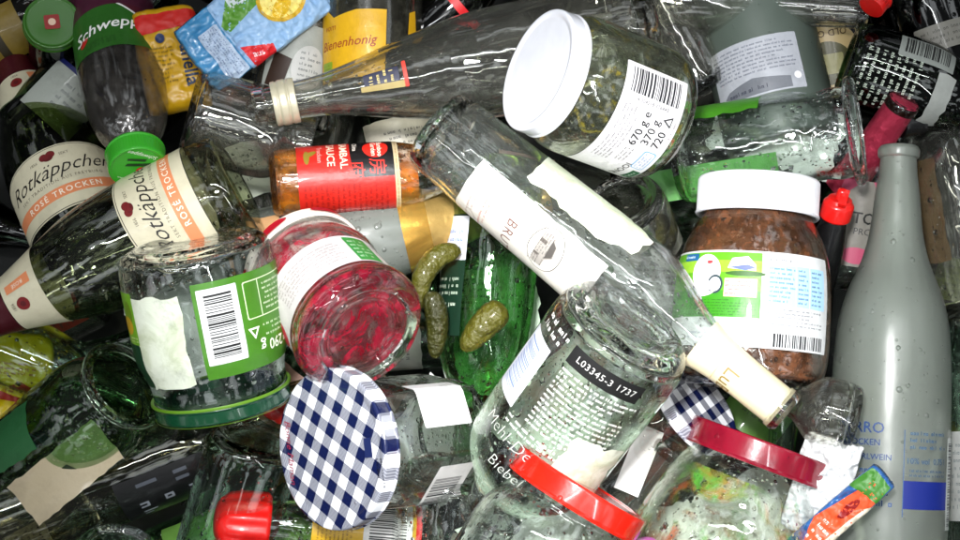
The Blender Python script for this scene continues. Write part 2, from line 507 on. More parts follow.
JAM2 = patchy('raspberry_streaks', '#8c0420', '#d07088', 60, .44, .62, .15, 2.2, .0025, .85)
CHOC = patchy('chocolate_smears', '#7a4a2e', '#452818', 36, .30, .56, .25, 2.6, .002, .94)
CHOCF = patchy('chocolate_film', '#a07c58', '#7c5034', 18, .34, .66, .3, 1.0, .001, .55)
ORANGE = patchy('orange_sauce_film', '#c8660e', '#e08a1c', 28, .34, .66, .2, 1.2, .002, .85)
HERBS = patchy('herb_bits', '#7a6a14', '#4d4a12', 38, .54, .62, .3, 2.4, .003, 1)
GREYF = patchy('grey_scum', '#b8c4a0', '#8a9c70', 26, .50, .85, .3, 1.4, .002, .35)
VEG = patchy('vegetable_scraps', '#4f9a34', '#b8582c', 24, .49, .60, .3, .6, .003, .85)
GLUE = patchy('pulped_paper', '#d4dac8', '#b8c0a4', 30, .12, .40, .75, .5, .0015, .95)

def part_lathe(name, pts, mat, parent, seg=64, sect=None, angle=40):
    return link(name, lathe_mesh(fillet(pts), seg, sect), mat, parent, angle)
def sleeve(V, name, h0, h1, mat, off=.5, n=14, wav=0, cap=False, seg=64, thick=.8):
    """foil or paper wrapped right round the glass"""
    pts = [(V.r(h0+(h1-h0)*k/n)+off, h0+(h1-h0)*k/n) for k in range(n+1)]
    if cap: pts += [(max(pts[-1][0]-2, 1), h1+1.2), (0, h1+1.2)]
    pts = [(pts[0][0]-thick, h0)] + pts
    rr_ = random.Random(len(name)+int(h0))
    def sect(th, r, h):
        return 1 + (wav*math.sin(th*7+h*.11)*math.sin(h*.23+th*3) if wav else 0)
    return link(name, lathe_mesh(pts, seg, sect), mat, V.parent, 50)
def note(x, y, s): INFO.append((x, y, s))

# ================================================================== the setting
def slab(name, x0, y0, x1, y1, z, h, mat):
    bm = bmesh.new(); bmesh.ops.create_cube(bm, size=1)
    bmesh.ops.scale(bm, vec=((x1-x0)*S, (y1-y0)*S, h*S), verts=bm.verts)
    bmesh.ops.translate(bm, vec=((x0+x1)/2*S, (y0+y1)/2*S, (z-h/2)*S), verts=bm.verts)
    me = bpy.data.meshes.new(name); bm.to_mesh(me); bm.free()
    return link(name, me, mat, None, smooth=False)
fl = slab('container_floor', -2500, -2500, 2500, 2500, -300, 10, plain('dark_steel', '#141614', .55, metal=.3, bump=.0006, var=.4))
fl['kind'] = 'structure'

# ================================================================== the things on top
# --- clear wine bottle, cream capsule, crossing the middle
t, L = thing('wine_bottle', 'clear wine bottle with cream capsule and torn white vineyard label, lying across the middle', 'bottle', (437, 128, -6), (788, 414, 84))
core = [(0, 20), (20, 14, 8), (37, 0, 4), (43, 0, 8), (45, 20, 10), (51, 240, 60), (50, 275, 60), (20, 345, 45), (19, L-14)]
lip = [(19, L-14), (22, L-13, 1.5), (22, L-4, 1.5), (19, L, 1.5)]
glass('clear_bottle_glass_thick', (.975, .988, .98, 1), drops=.2, wave=1.8, solid=True)
v = Vessel(t, L, core, lip, glass('clear_bottle_glass', (.975, .988, .98, 1), drops=.2, wave=1.8, film=.025, filmcol='#e4ebe2', even=.5), t=3.2, tb=7)  # pale film lightens the glass in place of light from behind
art('label', v.mapf(46, 146), [
    ('P', 'pf2efe4', 0, rag([(-44, -76), (50, -80), (53, 80), (-40, 84)], 1, 9, 3)),
    ('PRINT', '#a08078', 1, (-22, -68, 30, -58, 2, 5)), ('PRINT', '#b06058', 1, (-16, -52, 34, -42, 2, 8)),
    ('T', '#6c4a44', 1, 'BRUT', 16, 6, -16, {'space': 1.2}),
    ('P', '#4c4844', 1, rag(ell(-12, 26, 25, 19), .6, 6, 4)), ('P', 'pf0ede2', 2, ell(-12, 26, 24, 18)),
    ('P', '#9a958e', 3, [(-30, 16), (-30, 28), (-24, 35), (-10, 37), (-3, 30), (7, 29), (7, 16)]), ('P', '#4c4844', 4, [(-26, 28), (-22, 34), (-11, 36), (-5, 29)]), ('R', '#5c5650', 4, (-22, 16, -18, 24)), ('R', '#5c5650', 4, (-6, 16, -3, 22)),
    ('PRINT', '#3c3836', 4, (-32, 12, 8, 30, 6, 4)), ('PRINT', '#8a8680', 4, (-26, 34, 2, 42, 3, 14)), ('P', '#a89a90', 1, ell(20, -60, 9, 5, rot=30)), ('P', 'pf2efe4', 2, ell(20, -60, 8.2, 4.3, rot=30))], t)
art('old_label', v.mapf(-48, 175), [
    ('P', GLUE, 0, rag([(-30, -66), (22, -62), (26, 20), (18, 64), (-14, 70), (-30, 30)], 2.5, 7, 5))], t)
sleeve(v, 'capsule', L-106, L-8, CREAMCAP, off=1.1, n=18, wav=.004, thick=1)
art('capsule_print', v.mapf(30, L-62, rot=0), [('T', '#8a7440', 0, 'LuB', 21, 4, -2, {'rot': 0, 'sx': .9}), ('R', '#c8bc90', 0, (-16, -16, 20, -15))], t, off=1.7)
note(600, 260, 'the clear bottle with the cream capsule')

# --- pickle jar with white lid
t, L = thing('pickle_jar', 'large empty gherkin jar with plain white lid and white weight label', 'jar', (660, 118, 28), (536, 69, 96))
R = 67
v = Vessel(t, L, [(0, 5), (44, 5, 3), (50, 0, 3), (60, 0, 8), (R, 14, 12), (R, L-34, 20), (54, L-20, 6), (54, L-6)], [(55, L-5, .5)], PICKLEG, t=3, tb=6)
v.inside('herb_residue', HERBS, 12, L-20)
lid(t, L-20, 60, 19, WHITEPL)
art('label', v.mapf(-14, 54), [
    ('P', 'peeecee', 0, rr(-76, -34, 58, 36, 1)),
    ('BARV', '#16181c', 1, (30, -27, 54, 28, 3)), ('T', '#303030', 1, '4 304218 376443', 5.2, 25, 0, {'rot': -90}),
    ('T', '#1c1c1c', 1, '670 g e', 12, 0, 2, {'bold': 1}), ('T', '#1c1c1c', 1, '370 g', 12, 0, -10, {'bold': 1}), ('T', '#1c1c1c', 1, '720', 12, -4, -22, {'bold': 1}),
    ('P', '#303030', 1, [(10, -26), (21, -26), (15.5, -16)]), ('P', 'peeecee', 2, [(12.4, -24.8), (18.6, -24.8), (15.5, -19)]),
    ('PRINT', '#4a4848', 1, (-44, 10, 20, 30, 5, 2)), ('PRINT', '#55504e', 1, (-40, -6, -20, 6, 3, 6)), ('PRINT', '#66605e', 1, (-2, -33, 20, -28, 1, 9)),
    ('P', '#5a9ac4', 1, rr(-44, -30, -18, -16, 3)), ('P', 'peeecee', 2, rr(-43, -29, -19, -17, 2.6)), ('PRINT', '#3a78b0', 3, (-41, -28, -21, -18, 3, 12)),
    ('T', '#4a4a44', 1, 'SNOOI', 10, -55, -14, {'bold': 1}), ('R', '#1c5230', 1, (-70, -33, -48, -24)), ('PRINT', '#dfeadf', 2, (-67, -31, -50, -26, 1, 7))], t)
note(620, 90, 'the jar with the plain white lid')

# --- large clear jar / bottle with black date bar
t, L = thing('sauce_bottle', 'big clear wide bottle with black date bar, barcode and white printed text, in the middle', 'bottle', (633, 320, 116), (486, 520, 6))
R = 69
hs = L*.72
v = Vessel(t, L, [(0, 14), (30, 9, 5), (46, 0, 4), (58, 0, 10), (R, 16, 16), (R, hs*.8, 30), (R-3, hs, 60), (34, L-40, 30), (30, L-14)], [(33, L-13, 1), (33, L-4, 1), (31, L, 1)], CLEARW, t=3.4, tb=8)
art('label', v.mapf(0, 74, 180), [
    ('R', '#111111', 0, (-28, 30, 50, 49)), ('T', '#b8b8b4', 1, 'L03345-3 1737', 9.5, 12, 39.5, {'space': 1.1}),
    ('P', 'pe8ecf4', 0, rr(-92, -46, -46, 24, 1)), ('BARV', '#7484a8', 1, (-86, -38, -58, 16, 4)),
    ('PRINT', '#dcdcd8', 0, (-78, 30, -34, 50, 2, 5)),
    ('PRINT', '#e8e8e4', 0, (-26, -44, 56, 26, 13, 5)), ('PRINT', '#e0e0dc', 0, (-44, -60, 40, -48, 2, 6))], t)
art('pulp_patch', v.mapf(-44, 138), [('P', GLUE, 0, rag([(-34, -34), (30, -40), (36, 20), (10, 36), (-30, 30)], 4, 8, 8))], t)
art('embossing', v.mapf(12, 148, 180), [('T', '#b8bcb4', 0, 'Mehl-Depot', 19, -6, 4, {'shear': .2, 'bold': -1.5}), ('T', '#b8bcb4', 0, 'Biebel', 17, 0, -24, {'shear': .2, 'bold': -1.5})], t, off=.5)
note(560, 400, 'the big bottle with the black date bar')

# --- raspberry jam jar, base towards us
t, L = thing('jam_jar', 'jam jar smeared with raspberry jam, its round base tilted up', 'jar', (366, 336, 84), (300, 262, -16), roll=0)
R = 65
v = Vessel(t, L, [(0, 8), (36, 8, 4), (42, 3, 3), (46, 6, 2), (50, 0, 3), (58, 0, 7), (66, 10, 9), (67, 22, 8), (62, 32, 8), (62, 84, 8), (66, 94, 8), (64, 106, 8), (58, L-14, 6), (57, L-2)], [(58, L-1, .5)], CLEAR, t=3, tb=6)
v.inside('jam_residue', JAM, 9, L-16, cap=True, n=20)
art('label', v.mapf(-8, 58), [
    ('P', 'pe6dede', 0, rr(-92, -24, 96, 25, 1)), ('P', '#2c8a3c', 1, rr(58, -22, 84, 22, 1)), ('PRINT', '#bcd8b8', 2, (61, -18, 81, 18, 5, 3)),
    ('PRINT', '#8c8480', 1, (-30, -16, 48, 16, 7, 4)), ('P', '#b8283c', 1, ell(-66, 0, 14, 18))], t)
lid(t, L-15, 63, 14, plain('white_red_lid', '#ece4d8', .3, coat=.4))
art('lid_fruit', v.mapf(0, L-8), [('P', '#a80c20', 0, ell(0, 0, 17, 5)), ('P', '#a80c20', 0, ell(56, 1, 15, 4.5)), ('P', '#a80c20', 0, ell(-60, 0, 16, 5))], t, off=6.9)
note(350, 320, 'the raspberry jam jar')

# --- upside-down jar with green label
t, L = thing('gherkin_jar', 'upside down clear jar with green 290 g label and dark green lid', 'jar', (192, 240, 72), (224, 404, 40))
R = 74
v = Vessel(t, L, [(0, 6), (46, 6, 3), (52, 0, 3), (60, 0, 10), (R-2, 8, 18), (R, 26, 10), (R, L-58, 12), (R-6, L-44, 12), (R-9, L-30, 6), (R-10, L-16, 3), (R-12, L-12)], [(R-11, L-11, .5)], CLEARW, t=3, tb=7)
art('label', v.mapf(-40, 80), [
    ('P', 'p4c8a22', 0, rr(-58, -50, 62, 42, 1)),
    ('P', 'peef0ee', 1, rr(20, -44, 58, 28, 1)), ('BARV', '#121212', 2, (26, -38, 52, 22, 9)),
    ('T', '#e8f0dc', 1, '290 g', 15, -12, 22, {'bold': 1, 'rot': 0}), ('T', '#e8f0dc', 1, '18g e', 9, -40, 24, {'bold': 1}),
    ('P', '#e8f0dc', 1, [(3, 2), (16, 2), (9.5, 13)]), ('P', 'p4c8a22', 2, [(6, 3.6), (13, 3.6), (9.5, 9.4)]),
    ('PRINT', '#d4e4c0', 1, (-40, 0, -2, 14, 3, 5)),
    ('P', '#cfe0b8', 1, rr(-50, -42, 14, -6, 2)), ('P', 'p4c8a22', 2, rr(-49, -41, 13, -7, 2)), ('PRINT', '#dce8c8', 3, (-46, -38, -8, -10, 6, 6)), ('R', '#cfe0b8', 3, (-4, -41, -3, -7)),], t)
art('picture_label', v.mapf(52, 84), [
    ('P', GLUE, 0, rag([(-44, -46), (14, -46), (14, 46), (-44, 40)], 2, 8, 2)), ('P', 'p123f24', 1, rr(12, 0, 46, 44, 3)), ('P', 'p7ab428', 1, rr(12, -50, 46, 0, 1)),
    ('P', '#b08c1c', 2, ell(30, -18, 12, 9)), ('P', '#5c7a14', 2, ell(24, -30, 8, 12)), ('PRINT', '#d8e0a0', 2, (14, -8, 44, -2, 2, 3))], t)
lid(t, L-13, R-8, 15, GREENLID)
part_lathe('lid_seal', [(R-9, L-15), (R-6, L-16, 1), (R-6, L-12.6, 1), (R-9, L-13)], LIMERIM, t, 96)
part_lathe('lid_band', [(R-8, L+2.2), (R-7.4, L+1.8, .3), (R-8.2, L+2.8)], LIMERIM, t, 96)
note(200, 310, 'the upside down jar with the green label')

# --- sparkling wine bottle lying, cream label
def rk_label(V, phi, v0, w, h, seed=1):
    cream = 'pf0e8c8'
    arch = [(-w, -h), (w, -h)] + [(w, h*.55)] + [(w*math.cos(a), h*.55+h*.45*math.sin(a)) for a in [math.radians(q) for q in range(10, 171, 10)]] + [(-w, h*.55)]
    def sc_(k): return [(x*k, y*k) for x, y in arch]
    art('label', V.mapf(phi, v0), [
        ('P', cream, 0, arch), ('P', '#20201c', 1, sc_(.965)), ('P', cream, 2, sc_(.945)),
        ('R', '#e08a5c', 3, (-w*.94, -h*.62, w*.94, -h*.30)), ('T', '#f8ecd8', 4, 'ROSÉ TROCKEN', h*.24, 0, -h*.47, {'space': 1.3, 'bold': 1}),
        ('T', '#1c1814', 3, 'Rotkäppchen', h*.60, 0, h*.26, {'shear': .5, 'bold': -.3, 'sx': .98}),
        ('T', '#6a6250', 3, 'SEKT TRADITION AUS FREYBURG', h*.13, 0, -h*.10, {'space': 1.3}),
        ('P', '#6e1416', 3, ell(-4, h*.72, 5, 4.4)), ('P', '#6e1416', 3, ell(3.5, h*.74, 5, 4.4)), ('P', '#5a0e12', 3, ell(0, h*.66, 5.5, 4)),
        ('T', '#6a6250', 3, '1856', h*.12, -17, h*.66), ('T', '#6a6250', 3, 'SEKT', h*.12, 17, h*.66)], V.parent)
def rk_neck(V, h0, h1):
    sleeve(V, 'neck_label', h0, h1, paper('f0e8c8'), off=.5, n=16)
    art('neck_print', V.mapf(12, (h0+h1)/2), [
        ('P', '#7a1a1c', 1, ell(-12, 4, 7, 7)), ('P', '#5a1014', 2, ell(-12, 4, 3, 3)), ('R', '#e08a5c', 1, (4, -14, 14, 16)), ('T', '#f8ecd8', 2, 'ROSÉ', 6, 9, 1, {'rot': 90}), ('T', '#6a6250', 1, '1856', 5, -12, 15)], V.parent, off=.7)
t, L = thing('sparkling_wine_bottle', 'sparkling wine bottle with cream and orange label, lying above the upside down jar', 'bottle', (240, 186, -22), (-72, 348, -30), group='sparkling wine bottles')
R = 61
def champ(L, R):
    return [(0, 36), (16, 30, 10), (R*.72, 0, 5), (R-4, 0, 9), (R, 20, 10), (R, L*.44, 60), (R*.62, L*.64, 60), (21, L*.80, 60), (19, L-12)], [(23, L-11, 2), (23, L-3, 2), (20, L, 1)]
c_, l_ = champ(L, R)
v = Vessel(t, L, c_, l_, glass('pale_olive_glass', (.84, .86, .76, 1), drops=.2, wave=1), t=4, tb=7)
rk_label(v, 30, 72, 84, 40)
rk_neck(v, L*.60, L*.72)
sleeve(v, 'neck_foil', L*.722, L-2, WINEFOIL, off=.9, wav=.01, cap=True)
note(130, 240, 'the lying cream label bottle')

# --- sparkling wine bottle at the left edge, neck sunk away
t, L = thing('sparkling_wine_bottle', 'sparkling wine bottle with arched cream label at the left edge, neck sinking into the heap', 'bottle', (100, 262, -78), (-2, 30, -215), group='sparkling wine bottles')
R = 60
c_, l_ = champ(L, R)
v = Vessel(t, L, c_, l_, OLIVE, t=4, tb=7)
rk_label(v, -6, 78, 76, 40)
rk_neck(v, L*.62, L*.74)
sleeve(v, 'neck_foil', L*.742, L-2, WINEFOIL, off=.9, wav=.01, cap=True)
note(60, 170, 'the left sparkling wine bottle')

# --- lemonade bottle with green cap
t, L = thing('lemonade_bottle', 'plastic lemonade bottle with round green cap pointing up and green label', 'bottle', (104, -30, -190), (137, 164, -8))
R = 46
v = Vessel(t, L, [(0, 6), (30, 0, 8), (R, 8, 12), (R, 40, 10), (R-1, L*.70, 50), (R-12, L*.86, 40), (17, L-26, 12), (16, L-10)], [(16, L-9)], PET, t=2, tb=3)
sleeve(v, 'shrink_sleeve', 30, 112, plain('purple_film', '#4a1c30', .3, var=.4), off=.4)
art('label', v.mapf(0, 148), [
    ('P', 'p2f6f20', 0, [(-66, -36), (66, -36), (66, 20), (20, 28), (-20, 28), (-66, 20)]), ('P', 'p5a1c2c', 1, [(-66, -36), (-10, -36), (-66, 6)]),
    ('P', '#e8e8e4', 2, [(-66, 6), (-10, -36), (-6, -36), (-66, 11)]),
    ('T', '#f0f0ec', 2, 'Schweppes', 21, 2, -6, {'shear': .3, 'rot': 186, 'bold': 1}), ('P', '#b8201c', 2, ell(36, 6, 7, 4, rot=40)), ('PRINT', '#1c3c18', 2, (0, 12, 44, 22, 3, 4))], t)
lid(t, L-16, 29, 22, GREENCAP, knurl=60, name='cap', panel=True)
art('cap_print', flatmap(L+5.2, rot=60), [
    ('P', '#c4141c', 0, ell(-6, 4, 6, 6.5)), ('P', '#163c14', 0, [(-10, -10), (12, -2), (13, 2), (-9, -5)]), ('P', '#163c14', 0, [(-4, -14), (14, -9), (14, -6), (-4, -10)]),
    ('T', '#e4f0dc', 0, 'Schweppes', 7, 2, -18, {'shear': .3}), ('PRINT', '#d8f0cc', 0, (-18, 16, 18, 20, 1, 4))], t, off=.1)
note(120, 110, 'the lemonade bottle')

# --- chocolate spread jar
t, L = thing('spread_jar', 'big chocolate spread jar with ribbed white lid and green and blue nutrition label', 'jar', (747, 388, -12), (759, 182, -34))
R = 79
v = Vessel(t, L, [(0, 7), (46, 7, 4), (52, 0, 4), (62, 0, 12), (R-4, 10, 18), (R, 34, 20), (R, L-112, 30), (R-6, L-70, 40), (54, L-34, 20), (50, L-24), (50, L-6)], [(51, L-5, .5)], CLEAR, t=3, tb=7)
v.inside('chocolate_smears', CHOC, 10, L-26, cap=True, n=20)
v.inside('chocolate_film', CHOCF, 12, L-28, off=2.2, n=20)
lid(t, L-36, 61, 38, WHITEPL2, knurl=120, panel=True)
art('label', v.mapf(0, 80), [
    ('P', 'pf0f2f2', 0, rr(-112, -44, 92, 50, 1)),
    ('R', 'p68b81e', 1, (-112, -16, 8, 48)), ('R', 'p3f9a1c', 2, (-112, -16, 8, 10)), ('R', 'p9cd038', 2, (-112, 28, 8, 40)),
    ('P', '#14588c', 3, rr(-84, 40, -62, 47, 1)), ('PRINT', '#d8ecf4', 4, (-83, 41, -63, 46, 1, 4)),
    ('P', '#f4f4f2', 3, ell(-50, 28, 17, 18)), ('P', '#e8e8ea', 4, ell(-52, 12, 15, 8)), ('P', '#2c3c44', 4, ell(-38, 16, 8.4, 9.4)), ('P', '#eef2f4', 5, ell(-38, 16, 6.2, 7)), ('P', '#c43c40', 5, ell(-46, 38, 3.4, 1.8)),
    ('P', '#e4e8f4', 3, [(-26, 32), (-22, 42), (-6, 44), (2, 36), (2, 30)]), ('P', '#5864a8', 4, [(-25, 33), (-8, 30), (2, 33), (-6, 36)]), ('P', '#2c5814', 3, ell(-8, 27, 20, 2.6)),
    ('R', '#f0b4ac', 3, (-28, 4, 4, 22)), ('PRINT', '#c01c24', 4, (-27, 5, 4, 21, 4, 3)),
    ('PRINT', '#0c3c0c', 3, (-68, -15, 4, 2, 6, 8)), ('PRINT', '#8890a0', 1, (-70, -38, 2, -29, 2, 4)),
    ('R', '#a8d0ec', 1, (14, -2, 84, 38)), ('R', 'pf0f2f2', 2, (43, -2, 44, 38)), ('R', 'pf0f2f2', 2, (60, -2, 61, 38)), ('PRINT', '#24487c', 3, (16, 0, 42, 36, 8, 2)), ('PRINT', '#24487c', 3, (46, 0, 58, 36, 8, 3)), ('PRINT', '#24487c', 3, (63, 0, 78, 36, 8, 6)),
    ('PRINT', '#38404c', 1, (14, -22, 80, -4, 5, 7)), ('BAR', '#14161a', 1, (22, -42, 84, -29, 12)), ('PRINT', '#545a60', 1, (16, 40, 60, 45, 1, 8))], t)
note(750, 300, 'the big spread jar')

# --- frosted bottle on the right
t, L = thing('frosted_bottle', 'tall frosted clear glass bottle standing upright at the right with blue print', 'bottle', (884, 596, 6), (899, 146, -34))
R = 59
v = Vessel(t, L, [(0, 30), (18, 26, 10), (46, 0, 5), (R-3, 0, 9), (R, 14, 10), (R, 222, 60), (R*.90, 290, 40), (28, 345, 50), (21.5, 410, 60), (19, L-30, 10), (18, L-13)], [(20.5, L-12, 2), (21, L-4, 2), (18, L, 1.5)], FROST, t=4, tb=9)
art('print', v.mapf(4, 122), [
    ('T', '#1c3f78', 0, 'CARRO', 15, -34, 44, {'bold': .5}), ('T', '#1c3f78', 0, 'TROCKEN', 8.5, -32, 30, {'bold': 1}), ('T', '#1c3f78', 0, 'SANTI · PERLWEIN', 8, -34, 16, {'bold': .8}),
    ('PRINT', '#204a80', 0, (-66, -34, 0, 8, 4, 3)), ('R', '#3c6090', 0, (10, -40, 10.7, 44)),
    ('PRINT', '#3a648c', 0, (16, 24, 60, 44, 3, 5)), ('T', '#3a648c', 0, '10% vol  0,75 l', 8, 36, 14, {}), ('PRINT', '#3a648c', 0, (16, -2, 60, 7, 2, 9)),
    ('R', '#10247c', 0, (10, -32, 66, -5)), ('R', 'pc8cec8', 0, (66, -52, 86, 38)), ('BARV', '#14181c', 1, (70, -48, 82, 34, 22))], t)
note(890, 400, 'the tall frosted bottle')

# --- jar with gingham lid, hexagonal
t, L = thing('jam_jar', 'six sided clear jar with blue and white gingham lid facing up', 'jar', (452, 434, -34), (331, 449, 84))
sx = poly_sect(6, 1.0, .3)
v = Vessel(t, L, [(0, 4), (38, 4, 3), (46, 0, 3), (56, 0, 8), (66, 8, 12), (67, 22, 10), (67, L-56, 14), (60, L-26, 10), (60, L-5)], [(61, L-4, .5)], CLEARW, t=3, tb=6, seg=96, sect=lambda th, r, h: sx(th, r, h) if 4 < h < L-34 else (1 if h > L-28 or h < 2 else 1-(1-sx(th, r, h))*.5))
GING = gingham('gingham_print', '#0f1840', 11.8)
lo = lid(t, L-16, 77, 17, GING)
lo.rotation_euler[2] = math.radians(-34)
art('lid_signature', flatmap(L+.6, rot=-90), [('T', '#8c2038', 0, 'Bonne Maman', 12, -2, -60, {'shear': .4, 'sx': .9})], t, off=.4)
art('front_label', v.mapf(34, 62), [('P', 'pf4f2f2', 0, rr(-30, -34, 30, 30, 2)), ('PRINT', '#6a6a6a', 1, (16, -28, 26, -10, 3, 3))], t)
art('barcode_label', v.mapf(-58, 50), [('P', 'pe8e6e2', 0, rr(-34, -24, 34, 24, 2)), ('BAR', '#1c1c20', 1, (-28, -16, 16, 20, 31))], t)
art('seal_print', flatmap(L+.6, rot=-90), [('R', '#14204c', 0, (-6, 48, 12, 58)), ('PRINT', '#0c1020', 0, (14, 60, 40, 72, 2, 5))], t, off=.4)
note(360, 450, 'the jar with the gingham lid')

# --- jar with bright red lid, bottom centre
t, L = thing('preserve_jar', 'clear jar with bright red lid at the bottom, below the black date bar bottle', 'jar', (505, 612, 88), (583, 484, 84), group='jars with red lids')
R = 76
v = Vessel(t, L, [(0, 5), (44, 5, 3), (50, 0, 3), (66, 0, 10), (R, 14, 12), (R, L-62, 26), (R-11, L-36, 8), (R-14, L-28, 5), (R-12, L-22, 3), (R-13, L-6)], [(R-12, L-5, .5)], CLEAR, t=3.2, tb=7)
v.inside('film', GREYF, 12, L-30)
lid(t, L-21, 69, 23, REDLID)
art('date_stamp', v.mapf(-20, L-8.6), [('T', '#5c0c08', 0, 'L 11 28 10803 01', 9, 0, 0, {'space': 1.1})], t, off=4.4)
note(560, 510, 'the jar with the bright red lid')

# --- jar with wine red lid
t, L = thing('preserve_jar', 'wide clear jar with wine red lid and vegetable scraps inside, bottom right of centre', 'jar', (698, 618, 20), (762, 443, 12), group='jars with red lids')
R = 93
v = Vessel(t, L, [(0, 5), (54, 5, 3), (60, 0, 3), (76, 0, 14), (R, 20, 22), (R, L-100, 50), (R-20, L-40, 20), (R-29, L-26, 6), (R-29, L-6)], [(R-28, L-5, .5)], CLEARW, t=3.2, tb=7)
v.inside('scraps', VEG, 14, L-40)
lid(t, L-22, 72, 25, WINELID)
note(730, 500, 'the jar with the wine red lid')

# --- big smoky bottle with ivory thread ring
t, L = thing('wine_bottle', 'large smoky bottle with ivory screw ring, lying across the top behind the white lid jar', 'bottle', (650, 33, -62), (254, 108, -24))
R = 58
v = Vessel(t, L, [(0, 34), (16, 28, 10), (44, 0, 5), (R-3, 0, 9), (R, 20, 10), (R, L*.44, 70), (R*.72, L*.62, 80), (21, L-78, 70), (19, L-40), (18, L-13)], [(20, L-12, 1), (20, L-3, 1), (18.5, L, 1)], SMOKE, t=4, tb=8)
part_lathe('screw_ring', [(19, L-44), (23, L-44, 1), (23.5, L-38, 1), (22, L-36, .5), (23.5, L-34, 1), (23.5, L-28, 1), (22, L-26, .5), (23, L-24, .5), (22.5, L-20, 1), (19, L-20)], SCREW, t, 128)
art('neck_sticker', v.mapf(10, L*.69), [('P', 'p181c3c', 0, rr(-9, -20, 7, 16, 1)), ('P', 'pb8a468', 1, rr(-12, -24, -6, 20, 1)), ('P', '#c43424', 1, rr(-12, -28, 10, -24, 1)), ('PRINT', '#d8c478', 2, (-5, -16, 6, 12, 4, 2))], t)
note(480, 70, 'the large smoky bottle')

# --- clear jar on the left under the ring
t, L = thing('preserve_jar', 'plain clear jar lying below the yellow margarine pack', 'jar', (188, 112, -58), (312, 146, -84))
v = Vessel(t, L, [(0, 5), (30, 5, 3), (36, 0, 3), (42, 0, 6), (49, 10, 12), (49, L-42, 24), (36, L-24, 8), (35, L-4)], [(37, L-3, .6)], SMOKE, t=3, tb=7)
v.inside('pink_film', patchy('pink_film', '#c09488', '#a87468', 14, .5, .7, .3, .6, .001, .6), 14, L-30)
note(230, 120, 'the plain clear jar')

# --- orange sauce bottle with red label
t, L = thing('sauce_bottle', 'small sauce bottle coated orange inside with red and black label', 'bottle', (271, 184, -40), (492, 168, -64))
v = Vessel(t, L, [(0, 4), (22, 4, 2), (26, 0, 2), (30, 0, 5), (35, 8, 8), (35, 136, 24), (22, 176, 24), (15, 196, 10), (14, L-4)], [(16, L-3, .6)], CLEAR, t=2.6, tb=6)
v.inside('sauce_residue', ORANGE, 7, 150, cap=True)
art('label', v.mapf(0, 82), [
    ('R', 'pd8281c', 0, (-70, -54, 70, 44)), ('R', 'p141012', 1, (-70, 0, 0, 44)), ('P', 'pd8281c', 2, [(-70, -54), (0, -54), (0, 6), (-8, 2), (-70, -6)]),
    ('R', 'pd8c49a', 1, (-70, 44, 70, 49)), ('PRINT', '#8c6a40', 2, (-60, 45, 60, 48, 1, 2)),
    ('T', '#e42c20', 3, '房', 19, -10, 26, {}), ('T', '#e42c20', 3, '府', 19, -8, 4, {}),
    ('P', '#d42418', 3, ell(-33, 26, 13, 13)), ('T', '#f4e4d0', 4, 'Bamboo\nGarden', 7.4, -33, 27, {'bold': 1}),
    ('T', '#e8dcd0', 3, 'China', 6.5, -38, 5, {'bold': 1}),
    ('T', '#f0d8c0', 3, 'SAMBAL', 11, -30, -7, {'bold': 1}), ('T', '#f0d8c0', 3, 'SAUCE', 11, -30, -20, {'bold': 1}), ('T', '#f0a8a0', 3, 'Trocken', 7, -30, -31, {}),
    ('PRINT', '#8c1410', 1, (6, -50, 62, 38, 16, 2)), ('P', '#8a7424', 3, ell(-26, -44, 9, 3)), ('P', '#8a7424', 3, ell(-30, -40, 3, 7, rot=30))], t)
note(350, 180, 'the orange sauce bottle')

# --- dark bottle with gold foil, under the jam jar
t, L = thing('sparkling_wine_bottle', 'smoky sparkling wine bottle with gold foil neck, partly under the raspberry jam jar', 'bottle', (232, 268, -84), (560, 196, -92), group='sparkling wine bottles')
R = 55
v = Vessel(t, L, [(0, 30), (16, 26, 10), (40, 0, 5), (R-3, 0, 9), (R, 18, 10), (R, L*.40, 60), (R*.78, L*.56, 60), (26, L*.70, 50), (18, L*.85, 30), (17, L-12)], [(20, L-11, 2), (20, L-3, 2), (18, L, 1)], glass('grey_glass', lin('#9aa098'), rough=.22, drops=.35, trans=.6), t=4, tb=8)
sleeve(v, 'neck_foil', L*.58, L-2, GOLDFOIL, off=.9, wav=.006, cap=True)
sleeve(v, 'foil_band', L*.52, L*.60, plain('bright_gold', '#d8a850', .25, metal=.8, bump=.0004), off=1.6)
art('label', v.mapf(10, 40), [('P', TANFOIL, 0, rr(-60, -34, 64, 24, 2))], t)
note(400, 240, 'the gold foil bottle')

# --- green bottle in the centre
t, L = thing('wine_bottle', 'bright green wine bottle with dark green and white label, below the clear wine bottle', 'bottle', (500, 160, -92), (470, 470, -62))
R = 50
v = Vessel(t, L, [(0, 24), (16, 20, 10), (36, 0, 5), (R-3, 0, 9), (R, 18, 10), (R, L*.62, 60), (22, L*.80, 40), (18, L-12)], [(20, L-11, 2), (20, L-3, 2), (18, L, 1)], GREEN, t=4, tb=8)
art('label', v.mapf(60, 130), [('P', 'p123020', 0, rr(-26, -64, 46, 62, 1)), ('P', 'pdfe4ec', 1, rr(-26, -62, 44, -16, 1)), ('PRINT', '#5a78b0', 2, (-20, -50, 10, -24, 3, 3)), ('PRINT', '#c8d4c0', 2, (-18, 26, 34, 34, 1, 3)), ('PRINT', '#a8b8a4', 2, (-20, 0, 34, 22, 3, 5))], t)
note(490, 320, 'the bright green bottle')
